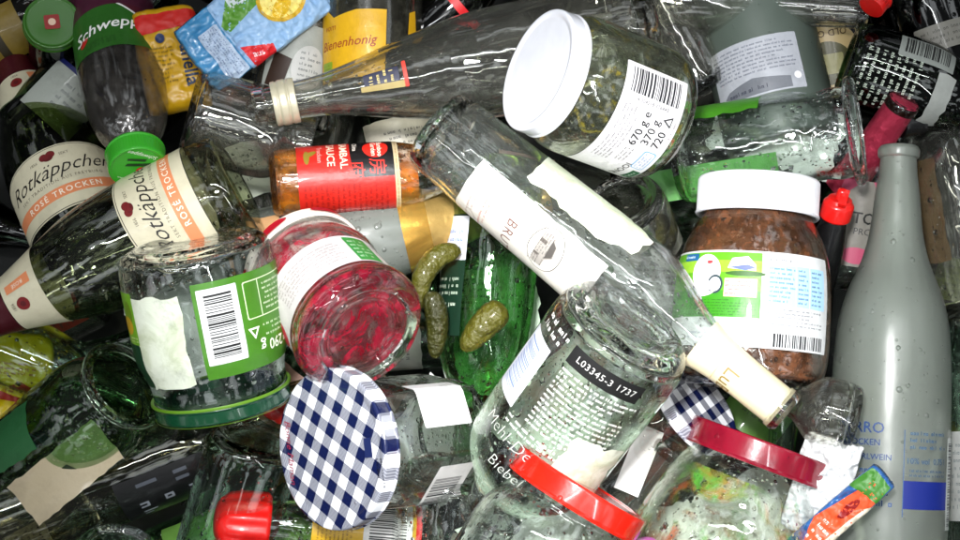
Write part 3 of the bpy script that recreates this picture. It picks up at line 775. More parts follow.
# ================================================================== packs, papers, gherkins
def pouch(parent, w, L, thick, mat, name='wrapper', wr=2.5, seed=0, power=2.6, nx=44, ny=60, twist=0, fs=.035, pinch=1):
    """closed soft pack: domed front and back with creases; returns the map for its front"""
    def H(u, v):
        a = max(0, 1-abs(2*u/w)**power); b = max(0, 1-abs(2*v/L)**power)
        n = noise.noise(Vector((u*fs+seed*7, v*fs, seed)))+.5*noise.noise(Vector((u*fs*2.6, v*fs*2.6+9, seed)))
        n = (1-abs(n)*2)
        bend = twist*((u/w)*(v/L))*4
        return thick*.5*(a*b)**.45, n*wr*min(1, (a*b)**.5*2+.15), bend
    def Q(u, v):     # corners pulled in, edges uneven
        q = noise.noise(Vector((u*.05, v*.05, seed+3.3)))
        return u*(1-.13*pinch*abs(2*v/L)**7+.05*q), v*(1-.09*pinch*abs(2*u/w)**7+.03*q)
    bm = bmesh.new(); F, B = [], []
    for side, G in ((1, F), (-1, B)):
        for j in range(ny+1):
            row = []
            for i in range(nx+1):
                if side < 0 and (i in (0, nx) or j in (0, ny)): row.append(F[j][i]); continue
                u = w*(i/nx-.5); v = L*(j/ny-.5)
                h, n, b = H(u, v); u, v = Q(u, v)
                row.append(bm.verts.new(((side*h+n+b)*S, u*S, (v+L/2)*S)))
            G.append(row)
    for G in (F, B):
        for j in range(ny):
            for i in range(nx):
                q = [G[j][i], G[j][i+1], G[j+1][i+1], G[j+1][i]]
                if G is B: q.reverse()
                bm.faces.new(q)
    me = bpy.data.meshes.new(name); bm.to_mesh(me); bm.free()
    link(name, me, mat, parent, 180)
    def mp(x, y, off):
        x = max(-w/2, min(w/2, x)); y = max(-L/2, min(L/2, y)); h, n, b = H(x, y); x, y = Q(x, y)
        return Vector(((h+n+b+off)*S, x*S, (y+L/2)*S))
    return mp
def carton(parent, w, L, thick, mat, name='carton', tear=0, seed=1, curl=0):
    """stiff board or sheet with real thickness, optionally torn and curled"""
    pts = [(-w/2, 0), (w/2, 0), (w/2, L), (-w/2, L)]
    if tear: pts = rag(pts, tear, 6, seed)
    bm = bmesh.new(); base = poly_bm(pts)
    for ax, a0, a1 in ((0, -w/2, w/2), (1, 0, L)):
        q = a0+5
        while q < a1:
            co = [0, 0, 0]; no = [0, 0, 0]; co[ax] = q; no[ax] = 1
            bmesh.ops.bisect_plane(base, geom=base.verts[:]+base.edges[:]+base.faces[:], plane_co=co, plane_no=no); q += 5
    ext = bmesh.ops.extrude_face_region(base, geom=base.faces[:])
    top = {v for v in ext['geom'] if isinstance(v, bmesh.types.BMVert)}
    def X(u, v): return curl*((u/(w/2))**2)*6 + curl*3*math.sin(v*.06+seed)
    for v in base.verts:
        u, vv = v.co.x, v.co.y
        v.co = Vector(((X(u, vv)+(thick if v in top else 0))*S, u*S, vv*S))
    bmesh.ops.recalc_face_normals(base, faces=base.faces)
    me = bpy.data.meshes.new(name); base.to_mesh(me); base.free()
    link(name, me, mat, parent, 40)
    return lambda x, y, off: Vector(((X(x, y+L/2)+thick+off)*S, x*S, (y+L/2)*S))

GHERK = plain('gherkin_skin', '#34350c', .38, bump=.0045, bscale=210, var=.5, coat=.25, drops=.2)
GHERK2 = plain('gherkin_skin_light', '#4c4a10', .36, bump=.0042, bscale=200, var=.5, coat=.25, drops=.2)
def gherkin(label, pts, r, mat, group='loose gherkins'):
    P3 = [P(*p) for p in pts]
    o = bpy.data.objects.new('gherkin', bpy.data.meshes.new('gherkin')); COL.objects.link(o)
    org = P3[0].copy(); o.location = org
    n = 44; path = []
    for k in range(n+1):
        t = k/n*(len(P3)-1); i = min(int(t), len(P3)-2); f = t-i
        p0 = P3[max(i-1, 0)]; p1 = P3[i]; p2 = P3[i+1]; p3 = P3[min(i+2, len(P3)-1)]
        path.append(.5*((2*p1)+(p2-p0)*f+(2*p0-5*p1+4*p2-p3)*f*f+(3*p1-p0-3*p2+p3)*f**3)-org)
    bm = bmesh.new(); rings = []
    for k, c_ in enumerate(path):
        d = (path[min(k+1, n)]-path[max(k-1, 0)]).normalized(); a = d.cross(Vector((0, 0, 1))).normalized(); b = d.cross(a)
        s = k/n; q = 1.0*r*S*max(.10, (1-abs(2*s-1)**2.6))**.55*(1-.25*s)
        rings.append([bm.verts.new(c_+(a*math.cos(th)+b*math.sin(th))*q*(1+.10*noise.noise(Vector((k*.5, math.cos(th)*2, math.sin(th)*2+r)))+.09*max(0, noise.noise(Vector((k*1.3, math.cos(th)*4, math.sin(th)*4+r)))))) for th in [2*PI*j/20 for j in range(20)]])
    for A, B in zip(rings, rings[1:]):
        for j in range(20): bm.faces.new((A[j], A[(j+1) % 20], B[(j+1) % 20], B[j]))
    bm.faces.new(rings[0][::-1]); bm.faces.new(rings[-1])
    bmesh.ops.recalc_face_normals(bm, faces=bm.faces)
    bm.to_mesh(o.data); bm.free(); o.data.materials.append(mat)
    o.data.polygons.foreach_set('use_smooth', [True]*len(o.data.polygons))
    o['label'] = label; o['category'] = 'gherkin'; o['group'] = group
gherkin('curved gherkin arching beside the gold foil bottle', [(460, 250, -30), (438, 257, -26), (422, 279, -24), (421, 308, -26)], 13, GHERK2)
gherkin('short dark gherkin lower down beside the raspberry jam jar', [(430, 292, -14), (437, 320, -18), (435, 358, -28)], 13, GHERK)
gherkin('stubby gherkin lying on the bright green bottle', [(505, 307, -12), (487, 322, -13), (463, 350, -15)], 17, GHERK2)
#gherkin('half hidden gherkin under the vineyard label bottle', [(478, 228, -26), (466, 246, -22), (462, 276, -22)], 14, GHERK)
gherkin('yellowish gherkin standing left of the big spread jar', [(660, 198, -66), (664, 220, -64), (660, 246, -70)], 10, GHERK2)

t, L = thing('margarine_pack', 'crushed yellow and red margarine pack at the upper left', 'pack', (182, 112, -84), (162, 10, -100))
mp = pouch(t, 70, L, 34, plain('yellow_film', '#c89a10', .35, coat=.3, var=.15), wr=2.5, seed=3, power=8, fs=.05, pinch=.5)
art('print', mp, [('P', '#c01c14', 0, [(-34, 26), (22, 30), (34, 30), (34, 48), (-30, 48)]), ('T', '#20304c', 0, 'Sanella', 20, 17, -8, {'rot': -90, 'bold': 1.5}),
    ('P', '#24345c', 0, ell(-8, 20, 5, 5)), ('PRINT', '#5c4c18', 0, (-24, -30, 4, 12, 9, 4)), ('P', '#c85014', 0, [(26, -40), (33, -40), (33, 10), (28, 0)])], t, cut=2, off=1.3)
note(175, 60, 'the yellow margarine pack')
t, L = thing('sweets_wrapper', 'shiny blue wrapper with meadow and yellow fruit picture at the top left', 'wrapper', (194, 64, -46), (322, -30, -80))
mp = pouch(t, 80, L, 8, plain('blue_film', '#3c84b4', .22, coat=.5, bump=.0009, bscale=90, var=.2), wr=4, seed=5, power=9, fs=.07, pinch=.35)
art('print', mp, [
    ('P', 'p9cc4ec', 0, rr(-40, -40, 40, 70, 2)), ('P', 'p5c9c2c', 1, [(-40, -14), (-12, -40), (-4, -34), (-12, 10), (-20, 60), (-40, 60)]), ('P', 'pd8e4e8', 1, [(-36, -20), (-20, -20), (-22, 14), (-36, 20)]), ('PRINT', '#5880b0', 2, (-34, -16, -24, 12, 3, 4)),
    ('P', '#c8a020', 2, ell(-2, 30, 24, 28)), ('P', '#e8d87c', 3, ell(-2, 30, 20, 24)), ('P', '#d8b020', 4, ell(6, 24, 8, 13, rot=20)), ('P', '#e8c030', 4, ell(-8, 38, 9, 12)),
    ('P', '#cc1c24', 2, [(14, -36), (40, -36), (40, -8), (30, -6)]), ('T', '#f4e4e4', 3, 'aus', 10, 30, -24, {'rot': 70, 'bold': 1}),
    ('P', 'pb8cce4', 1, rr(-20, -66, 38, -42, 2)), ('PRINT', '#283c78', 2, (-18, -64, 36, -44, 7, 5))], t, cut=2, off=1.3)
note(250, 35, 'the shiny blue wrapper')

# ------------------------------------------------------------------ bottles and jars around the edge
def bottle(name, label, cat, B, T, R, rn, mat, hs=.55, hn=.75, group=None, ph=None, lipw=3, tb=7, t_=3.4, roll=0):
    t, L = thing(name, label, cat, B, T, roll, group)
    v = Vessel(t, L, [(0, R*.35), (R*.3, R*.28, 8), (R*.76, 0, 5), (R-3, 0, 7), (R, 16, 9), (R, L*hs, 40), (rn+3, L*hn, 40), (rn, L-12)],
               [(rn+lipw, L-11, 1.5), (rn+lipw, L-3, 1.5), (rn+.5, L, 1)], mat, t=t_, tb=tb)
    if ph: note(ph[0], ph[1], ph[2])
    return t, L, v
def jar(name, label, B, T, R, rn, mat, group=None, ph=None, sh=30, nk=14, seg=72, sect=None):
    t, L = thing(name, label, 'jar', B, T, 0, group)
    v = Vessel(t, L, [(0, 5), (R*.62, 5, 3), (R*.7, 0, 3), (R-6, 0, 8), (R, 14, 12), (R, L-sh-nk, 18), (rn, L-nk, 8), (rn, L-3)], [(rn+1.5, L-2.5, .8)], mat, t=3, tb=7, seg=seg, sect=sect)
    if ph: note(ph[0], ph[1], ph[2])
    return t, L, v

t, L, v = bottle('wine_bottle', 'smoky bottle with tilted grey label reading BIANCO, left of the honey jar', 'bottle', (284, 128, -118), (338, -150, -150), 46, 17, SMOKE, ph=(290, 60, 'the BIANCO bottle'))
art('label', v.mapf(6, 66), [('P', 'pa8aca4', 0, rr(-40, -38, 44, 40, 1)), ('P', '#2c1c12', 1, [(-36, -30), (-16, -34), (-10, 0), (-30, 6)]), ('T', '#3c4440', 1, 'BIANCO', 11, 34, 6, {'rot': -90, 'bold': 1}), ('P', 'pc8c8c4', 1, ell(8, -6, 18, 24)), ('PRINT', '#5c6060', 2, (-2, -24, 20, 12, 6, 3)), ('R', '#3a3e3c', 1, (26, -36, 26.6, 38))], t)
t, L, v = jar('honey_jar', 'dusty dark honey jar with yellow label at the top', (372, 106, -104), (372, -80, -120), 54, 40, DUSTY, ph=(372, 45, 'the dusty honey jar'))
art('label', v.mapf(-26, 62), [('P', 'pe4b010', 0, [(-44, -44), (38, -40), (40, 30), (8, 30), (-20, 24), (-34, 36), (-44, 30)]), ('T', '#8c3414', 1, 'Bienenhonig', 14, -6, -4, {'shear': .3, 'bold': .5, 'rot': 3}), ('T', '#8c3414', 1, 'vom', 10, -26, 14, {'shear': .3}), ('P', '#7a9418', 1, rr(-40, -40, -22, -22, 1)), ('PRINT', '#4c6410', 2, (-38, -38, -24, -24, 4, 3)),
    ('P', 'pd8a414', 0, [(66, 6), (80, 4), (78, 34), (68, 30)])], t)
t, L, v = bottle('wine_bottle', 'black green bottle with narrow red band at the top centre', 'bottle', (392, 60, -148), (520, -48, -120), 34, 17, DARK, ph=(450, 15, 'the bottle with the red band'))
sleeve(v, 'red_band', L*.50, L*.55, ink('#c8141c'), off=.8)
t, L, v = bottle('wine_bottle', 'dark smoky bottle end above the white lid jar', 'bottle', (705, 92, -130), (600, -110, -150), 38, 16, SMOKE, ph=(680, 40, 'the smoky bottle above the white lid jar'))
t, L, v = bottle('frosted_bottle', 'grey green frosted bottle with curved white label, at the top right of centre', 'bottle', (784, 146, -112), (690, -260, -210), 62, 18, FROSTG, hs=.6, hn=.8, ph=(745, 60, 'the grey green frosted bottle'))
art('label', v.mapf(-6, 74), [('P', 'pb8bcc4', 0, rr(-60, -30, 46, 32, 1)), ('PRINT', '#4c5060', 1, (-52, -6, 40, 28, 8, 3)), ('P', 'p787c84', 1, [(-58, -28), (30, -28), (30, -16), (-10, -10), (-40, -16)]), ('P', '#e0e0e4', 2, ell(38, -16, 4, 4)), ('PRINT', '#2c3040', 2, (-40, -26, 6, -18, 1, 5))], t)
# clear jar with broad mouth
t, L = thing('preserve_jar', 'clear jar with thick flared rim lying above the big spread jar', 'jar', (676, 158, -78), (860, 130, -22))
v = Vessel(t, L, [(0, 5), (30, 5, 3), (34, 0, 3), (44, 0, 8), (50, 12, 10), (50, L-60, 20), (44, L-42, 10), (48, L-24, 8), (46, L-12, 4)], [(55, L-10, 3), (57, L-4, 3), (52, L+1, 3)], CLEARW, t=4, tb=7)
v.inside('film', GREYF, 14, L-50)
art('label', v.mapf(-62, 54), [('P', 'p448c1e', 0, rag([(-16, -46), (14, -46), (12, 40), (-14, 44)], 2, 8, 3))], t)
note(780, 135, 'the clear jar with the flared rim')
t, L = thing('noodle_box', 'flat bright green carton with food picture, above the big spread jar', 'box', (640, 190, -104), (776, 168, -104))
mp = carton(t, 34, L, 12, plain('green_card', '#34801a', .35, bump=.0003, coat=.3), curl=0)
art('print', mp, [('R', 'p3c9420', 0, (-15, -60, 15, 60)), ('P', '#a8521c', 1, ell(4, 8, 10, 13)), ('P', '#d89048', 2, ell(5, 6, 6, 8)), ('P', '#c83c28', 2, ell(1, 14, 3, 3)), ('PRINT', '#1c6414', 1, (-12, -34, 12, -12, 4, 3)), ('PRINT', '#1c6414', 1, (-12, 26, 12, 46, 4, 6))], t)
note(700, 180, 'the green carton')
# dark jar with white print
t, L, v = jar('preserve_jar', 'dark green jar with rows of white print and silver label, top right', (846, 60, -96), (968, 100, -84), 46, 34, DARKG, ph=(895, 75, 'the dark jar with white print'))
art('print', v.mapf(14, 48), [('PRINT', '#b8c4b4', 0, (-34, -36, 34, 26, 8, 3)), ('P', 'p9aa09a', 0, rr(-64, -4, -34, 56, 1)), ('BARV', '#1c1c1c', 1, (-62, 2, -40, 50, 12)), ('P', 'pb0b4ae', 0, rag([(-30, 42), (40, 40), (44, 60), (-30, 62)], 2, 8, 5))], t)
t, L, v = bottle('sparkling_wine_bottle', 'bottle neck wrapped in crinkled pink red foil behind the flared rim jar', 'bottle', (770, 296, -226), (905, 100, -52), 40, 15, DARKG, hs=.4, hn=.6, group='sparkling wine bottles')
sleeve(v, 'neck_foil', L*.58, L-1, REDFOIL, off=1.6, wav=.02, cap=True)
t, L, v = bottle('wine_bottle', 'dark bottle with round cream and gold label, behind the frosted bottle', 'bottle', (842, 128, -186), (806, -110, -170), 50, 18, DARK, ph=(825, 60, 'the bottle with the round gold label'))
art('label', v.mapf(-6, 78), [('P', 'pc8b07c', 0, ell(0, 0, 40, 40)), ('P', 'p4c4a20', 1, ell(0, -6, 28, 24)), ('P', 'p98945c', 2, rr(-20, -18, 18, 4, 2)), ('T', '#4c3818', 2, 'OLD GOLD', 10, 0, 27, {'bold': 1, 'rot': 180}), ('P', '#b82014', 2, ell(14, -32, 7, 5))], t)
t, L, v = bottle('wine_bottle', 'clear bottle neck pointing right along the top edge', 'bottle', (560, -8, -140), (868, 12, -86), 38, 18, SMOKE, hs=.5, hn=.66, ph=(820, 12, 'the bottle neck at the top edge'))
t, L, v = bottle('wine_bottle', 'black bottle with slanting grey paper label in the top right corner', 'bottle', (962, 116, -128), (884, -120, -150), 46, 16, DARK, ph=(940, 30, 'the corner bottle'))
art('label', v.mapf(24, 84), [('P', 'p8c8a80', 0, rr(-40, -14, 50, 14, 1)), ('PRINT', '#4c4a44', 1, (-34, -10, 44, 10, 3, 3))], t)
t, L, v = bottle('oil_bottle', 'tiny bottle with orange red cap at the top edge', 'bottle', (950, -90, -90), (872, 6, -44), 22, 11, DARKG)
lid(t, L-14, 14, 16, REDCAP, name='cap', panel=False)
# soy sauce
t, L, v = bottle('soy_sauce_bottle', 'small black sauce bottle with bright red spout cap, left of the frosted bottle', 'bottle', (806, 316, -96), (840, 200, -26), 20, 11, BLACKPL, hs=.55, hn=.8, ph=(825, 240, 'the red capped black bottle'))
cp = part_lathe('cap', [(0, L-22), (14, L-22, 1), (16, L-20, 1), (16, L-4, 2), (13, L-1, 2), (12, L+2, 1), (0, L+2)], REDCAP, t, 64)
part_lathe('spout', [(0, L+1), (6, L+1, 1), (5, L+12, 2), (0, L+13)], REDCAP, cp, 32)
fl_ = slab('flip_tab', -5, -4, 15, 4, 2, 4, REDCAP); fl_.parent = cp
fl_.matrix_local = Matrix.Translation((4*S, 3*S, (L+9)*S)) @ Matrix.Rotation(.5, 4, 'Y')
t, L, v = bottle('juice_bottle', 'narrow clear bottle with pink and white label reading TO, beside the frosted neck', 'bottle', (846, 288, -132), (872, 140, -104), 28, 14, CLEAR, hs=.8, hn=.9, ph=(860, 210, 'the pink and white label bottle'))
art('label', v.mapf(0, 74), [('P', 'p8c8880', 0, rr(-30, -46, 30, 46, 1)), ('P', '#b04c68', 1, [(-30, 20), (0, 46), (-30, 46)]), ('P', '#b04c68', 1, [(30, 10), (30, 46), (10, 46)]), ('T', '#181818', 1, 'TO', 17, 6, 6, {'bold': 1}), ('T', '#383838', 1, 'PRC', 10, 6, -8, {}), ('P', '#b04c68', 1, ell(4, -34, 16, 9))], t)
t, L = thing('cardboard_strip', 'brown strip of cardboard to the right of the frosted bottle neck', 'cardboard', (940, 262, -120), (922, 160, -120))
carton(t, 24, L, 3, CARD, tear=1.2, seed=4)
t, L, v = bottle('wine_bottle', 'thick smoky bottle at the right edge beside the frosted neck', 'bottle', (980, 320, -92), (930, 20, -150), 50, 17, SMOKE, ph=(945, 230, 'the smoky bottle at the right edge'))
t, L, v = jar('preserve_jar', 'clear jar with white label cut off by the right edge, low down', (1000, 600, -22), (984, 318, -60), 48, 36, GREENISH, ph=(955, 450, 'the jar at the right edge'))
art('label', v.mapf(-50, 130), [('P', 'pd4d6d2', 0, rr(-40, -50, 40, 40, 1)), ('PRINT', '#7c8488', 1, (-30, -40, 30, 30, 9, 2))], t)
t, L, v = jar('preserve_jar', 'grey clear jar with round base showing below the pickle jar', (620, 200, -34), (664, 310, -150), 46, 36, SMOKE, ph=(620, 200, 'the grey jar base'))
art('label', v.mapf(40, 46), [('P', 'pd0d2d0', 0, rr(-18, -30, 26, 30, 1)), ('P', '#3c5c30', 1, ell(8, 8, 5, 8))], t)
# second gingham jar
t, L, v = jar('jam_jar', 'brownish clear jar with small blue gingham lid, lid edge facing right', (606, 470, -96), (700, 404, -26), 57, 48, CLEARW, ph=(650, 430, 'the second gingham jar'))
v.inside('syrup_film', patchy('syrup_film', '#8a6448', '#6c3c24', 20, .42, .62, .15, 1.5, .002, .6), 10, L-20)
lid(t, L-12, 53, 13, GING)
t, L, v = bottle('vinegar_bottle', 'slim smoky bottle with open mouth between the red lids', 'bottle', (572, 584, -80), (674, 446, -4), 30, 15, SMOKE, hs=.5, hn=.62, ph=(655, 465, 'the open slim bottle'))
t, L = thing('paper_tag', 'plain white paper tag left of the open slim bottle', 'paper', (626, 492, -12), (652, 428, -8))
carton(t, 26, L, 1.2, paper('e8e8e4'), seed=3, curl=.3)
t, L, v = bottle('miniature_bottle', 'little round clear bottle next to the cream capsule end', 'bottle', (856, 420, 52), (776, 400, 40), 35, 12, SMOKE, hs=.5, hn=.74, ph=(825, 410, 'the little round bottle'))
t, L = thing('napkin', 'crumpled white paper behind the wine red lid', 'paper', (806, 534, 46), (836, 438, 60))
pouch(t, 56, L, 6, plain('white_tissue', '#d4d6d6', .7, bump=.001, bscale=90, var=.15), wr=9, seed=8, power=8, name='sheet', fs=.06, pinch=.4)
t, L = thing('snack_wrapper', 'rolled blue and orange snack wrapper at the lower right', 'wrapper', (796, 552, 62), (886, 474, 92))
mp = pouch(t, 30, L, 10, plain('print_film', '#2c5c98', .25, coat=.5), wr=4, seed=11, power=8, fs=.07, pinch=.4)
art('print', mp, [('P', '#d8542c', 0, [(-14, -20), (0, -50), (14, -50), (14, 44), (-2, 50)]), ('P', '#e8dcc4', 1, [(8, -44), (15, -44), (15, 30), (11, 20)]), ('P', '#3c7a28', 1, [(-15, 26), (15, 34), (13, 54), (-13, 54)]), ('P', '#8c1c1c', 1, ell(2, 10, 4, 14)), ('PRINT', '#f0ece4', 2, (-6, -40, 6, -10, 4, 3))], t, cut=2, off=1.3)
note(850, 500, 'the rolled wrapper')
# mustard bottle
t, L, v = bottle('mustard_bottle', 'yellow label bottle with big red screw cap at the bottom left of centre', 'bottle', (424, 536, -66), (236, 521, -30), 35, 22, CLEAR, hs=.6, hn=.68, ph=(320, 525, 'the red capped yellow label bottle'))
v.inside('sauce_film', ORANGE, 8, L*.55)
part_lathe('cap', [(0, L-34), (28, L-34, 1), (31, L-31, 2), (31, L-6, 4), (28, L+12, 8), (16, L+22, 8), (0, L+23)], REDCAP, t, 72, sect=lambda th, r, h: 1+(.030*math.tanh(4*math.sin(th*12)) if r > 20 and h < L+10 else 0))
art('label', v.mapf(8, 74), [('P', 'pdcae1c', 0, rr(-80, -66, 80, 46, 1)), ('PRINT', '#6c4c14', 1, (-60, 4, 60, 42, 9, 3)), ('P', 'pf0eeea', 1, rr(-30, -56, 30, -6, 1)), ('BAR', '#141414', 2, (-24, -50, 24, -12, 33)), ('R', '#c01c14', 1, (-80, -66, 80, -60))], t)
t, L, v = bottle('sauce_bottle', 'small bottle with rounded red cap peeping out left of the gingham lid', 'bottle', (336, 450, -70), (270, 404, 0), 18, 10, CLEAR, hs=.5, hn=.7)
part_lathe('cap', [(0, L-22), (12, L-22, 1), (12, L-2, 3), (8, L+6, 4), (0, L+8)], REDCAP, t, 40)
t, L, v = jar('preserve_jar', 'square shouldered empty clear jar behind the red screw cap', (258, 436, -36), (196, 640, -90), 50, 38, GREENISH, ph=(230, 470, 'the empty jar behind the red screw cap'))
# dark long bottle lower left
t, L, v = bottle('wine_bottle', 'long glossy dark bottle with black label at the lower left', 'bottle', (-70, 545, -56), (372, 372, -118), 54, 18, glass('umber_glass', (.80, .79, .68, 1), drops=.14, wave=.8), hs=.62, hn=.8, ph=(130, 470, 'the long dark bottle'))
art('label', v.mapf(40, 250), [('P', 'p0c0c0e', 0, rr(-26, -50, 40, 54, 1)), ('PRINT', '#7c8088', 1, (6, -40, 24, 40, 3, 4)), ('PRINT', '#484c54', 1, (-18, -40, 0, 40, 2, 3))], t)
t, L, v = bottle('beer_bottle', 'clear greenish bottle lying at the left edge above the green jar', 'bottle', (-60, 322, -92), (150, 410, -110), 42, 15, GREENISH, ph=(40, 350, 'the greenish bottle at the left edge'))
# green jar lower left
t, L = thing('green_jar', 'green glass jar with open thick mouth and green label, left of the gherkin jar', 'jar', (14, 476, -96), (124, 386, 4))
v = Vessel(t, L, [(0, 5), (34, 5, 3), (40, 0, 3), (52, 0, 8), (58, 14, 12), (58, L-44, 30), (44, L-16, 8), (43, L-3)], [(48, L-4, 2), (49, L+2, 2), (45, L+4, 2)], GREEN, t=4, tb=7)
art('label', v.mapf(-30, 70), [('P', 'p2c6c3c', 0, rag([(-40, -60), (18, -60), (24, 44), (-30, 48)], 1.5, 8, 3)), ('P', '#8c1c1c', 1, ell(-6, -44, 22, 20))], t)
art('gold_label', v.mapf(38, 92), [('P', 'p14341c', 0, rr(-14, -34, 16, 34, 1)), ('P', 'pc0a874', 1, [(-4, -30), (4, -32), (6, 26), (0, 32), (-6, 24)])], t)
note(80, 420, 'the green jar')
t, L = thing('paper_label', 'torn beige paper label lying over the long dark bottle', 'paper', (24, 506, 4), (108, 438, 4))
carton(t, 50, L, 1, paper('c4b494'), tear=1.2, seed=6, curl=.5)
t, L = thing('snack_bag', 'crumpled yellow bag with red print at the left edge', 'bag', (6, 432, -128), (16, 332, -128))
mp = pouch(t, 84, L, 22, plain('yellow_bag_film', '#d8bc10', .3, coat=.5), wr=4, seed=14)
art('print', mp, [('P', '#a02414', 0, [(-20, -16), (24, -22), (30, -8), (10, 2), (-4, -4), (-18, 4)]), ('PRINT', '#a02414', 0, (-24, 8, 24, 24, 3, 4))], t, cut=2, off=1.3)
# upper left corner
t, L, v = jar('spice_jar', 'small jar with lime green lid facing up in the top left corner', (58, 66, -226), (52, 22, -96), 30, 26, DARKG, ph=(52, 22, 'the lime green lid'))
lid(t, L-10, 30, 11, plain('lime_enamel', '#2f6412', .35, coat=.4))
art('lid_print', flatmap(L+.4), [('P', '#8c2420', 0, rr(-8, -8, 8, 8, 2)), ('P', '#d8b8a0', 1, ell(0, 0, 4, 4))], t, off=.4)
t, L, v = bottle('wine_bottle', 'dark bottle with white blue edged label behind the lemonade bottle', 'bottle', (24, 140, -150), (168, -10, -190), 42, 16, DARKG, ph=(70, 90, 'the white label dark bottle'))
art('label', v.mapf(0, 62), [('P', 'pb4bab0', 0, rr(-36, -34, 40, 30, 1)), ('R', '#141c5c', 1, (-36, 26, 40, 31)), ('PRINT', '#6c7070', 1, (-8, -18, 24, 16, 4, 3))], t)
t, L, v = bottle('beer_bottle', 'brown bottle with faded yellow label at the very top left', 'bottle', (-50, 64, -196), (110, -24, -200), 40, 15, BROWN, ph=(20, 30, 'the faded yellow label'))
art('label', v.mapf(0, 70), [('P', 'p8c7428', 0, rr(-34, -34, 34, 30, 1)), ('R', '#2c2410', 1, (-34, -8, 34, 2))], t)
t, L, v = bottle('beer_bottle', 'dark bottle with green and orange label at the top edge, left of the wrapper', 'bottle', (96, 60, -236), (160, -120, -210), 34, 14, BROWN)
art('label', v.mapf(-10, 66), [('P', 'p2c5c1c', 0, rr(-26, -34, 26, 30, 1)), ('P', '#b05820', 1, ell(-4, 0, 9, 16))], t)
# bottom
t, L, v = jar('preserve_jar', 'clear jar with orange sauce traces at the bottom edge, right of the yellow label', (404, 640, -80), (404, 486, -66), 42, 34, CLEARW)
v.inside('sauce_film', patchy('pale_orange_film', '#c8803c', '#b04c1c', 30, .46, .66, .25, 1.4, .002, .7), 12, L-20)
t, L, v = jar('preserve_jar', 'pale green jar base peeping in at the bottom left edge', (118, 548, 10), (98, 680, -70), 46, 36, GREENISH)
t, L, v = jar('preserve_jar', 'clear rippled jar between the gingham lid jar and the bright red lid', (452, 468, -20), (420, 640, -70), 50, 38, CLEARW, ph=(450, 490, 'the rippled jar'))
t, L = thing('plastic_cap', 'small pink plastic cap at the bottom edge between the two red lid jars', 'cap', (646, 560, 60), (640, 536, 66))
part_lathe('shell', [(0, 4), (12, 4), (12, 0, 1), (15, 0, 1), (15, 18, 4), (0, 20)], plain('pink_plastic', '#c868b8', .35, coat=.3), t, 48)
t, L, v = bottle('oil_bottle', 'dark bottle with ribbed black screw cap right of the pink red foil neck', 'bottle', (1040, 96, -130), (900, 122, -84), 34, 13, DARK, ph=(930, 110, 'the black screw cap'))
lid(t, L-22, 17, 24, BLACKPL, name='cap', knurl=40, panel=False)

# pale sheets added under the clear glass to lighten it
for lab, B_, T_, w_, c_ in (
    ('crumpled white label under the six sided gingham lid jar', (400, 492, -112), (466, 396, -108), 92, 'eef0ea'),
    ('pale green torn label under the big bottle with date bar', (530, 462, -62), (622, 352, -52), 104, 'a4b49e'),
    ('cream torn label under the wine red lid jar', (660, 566, -100), (800, 508, -96), 110, 'f0f0e0'),
    ('greenish paper sheet under the bright red lid jar', (468, 568, -84), (604, 520, -80), 84, 'dfe8d8'),
    ('torn grey paper under the upside down jar', (146, 354, -58), (268, 300, -60), 104, 'dce2dc'),
    ('white paper under the flared rim jar', (716, 114, -140), (838, 150, -120), 72, 'dfe6df'),
    ('pale green sheet under the bright green bottle', (452, 330, -152), (540, 318, -150), 150, 'b4ccb0'),
    ('pale paper under the vineyard label bottle', (520, 190, -130), (640, 260, -126), 60, 'dcdcd4')):
    t, L = thing('paper_scrap', lab, 'paper', B_, T_, 0, 'loose paper between the glass')
    carton(t, w_, L, 1.2, paper(c_), tear=3, seed=int(B_[0]), curl=.8)
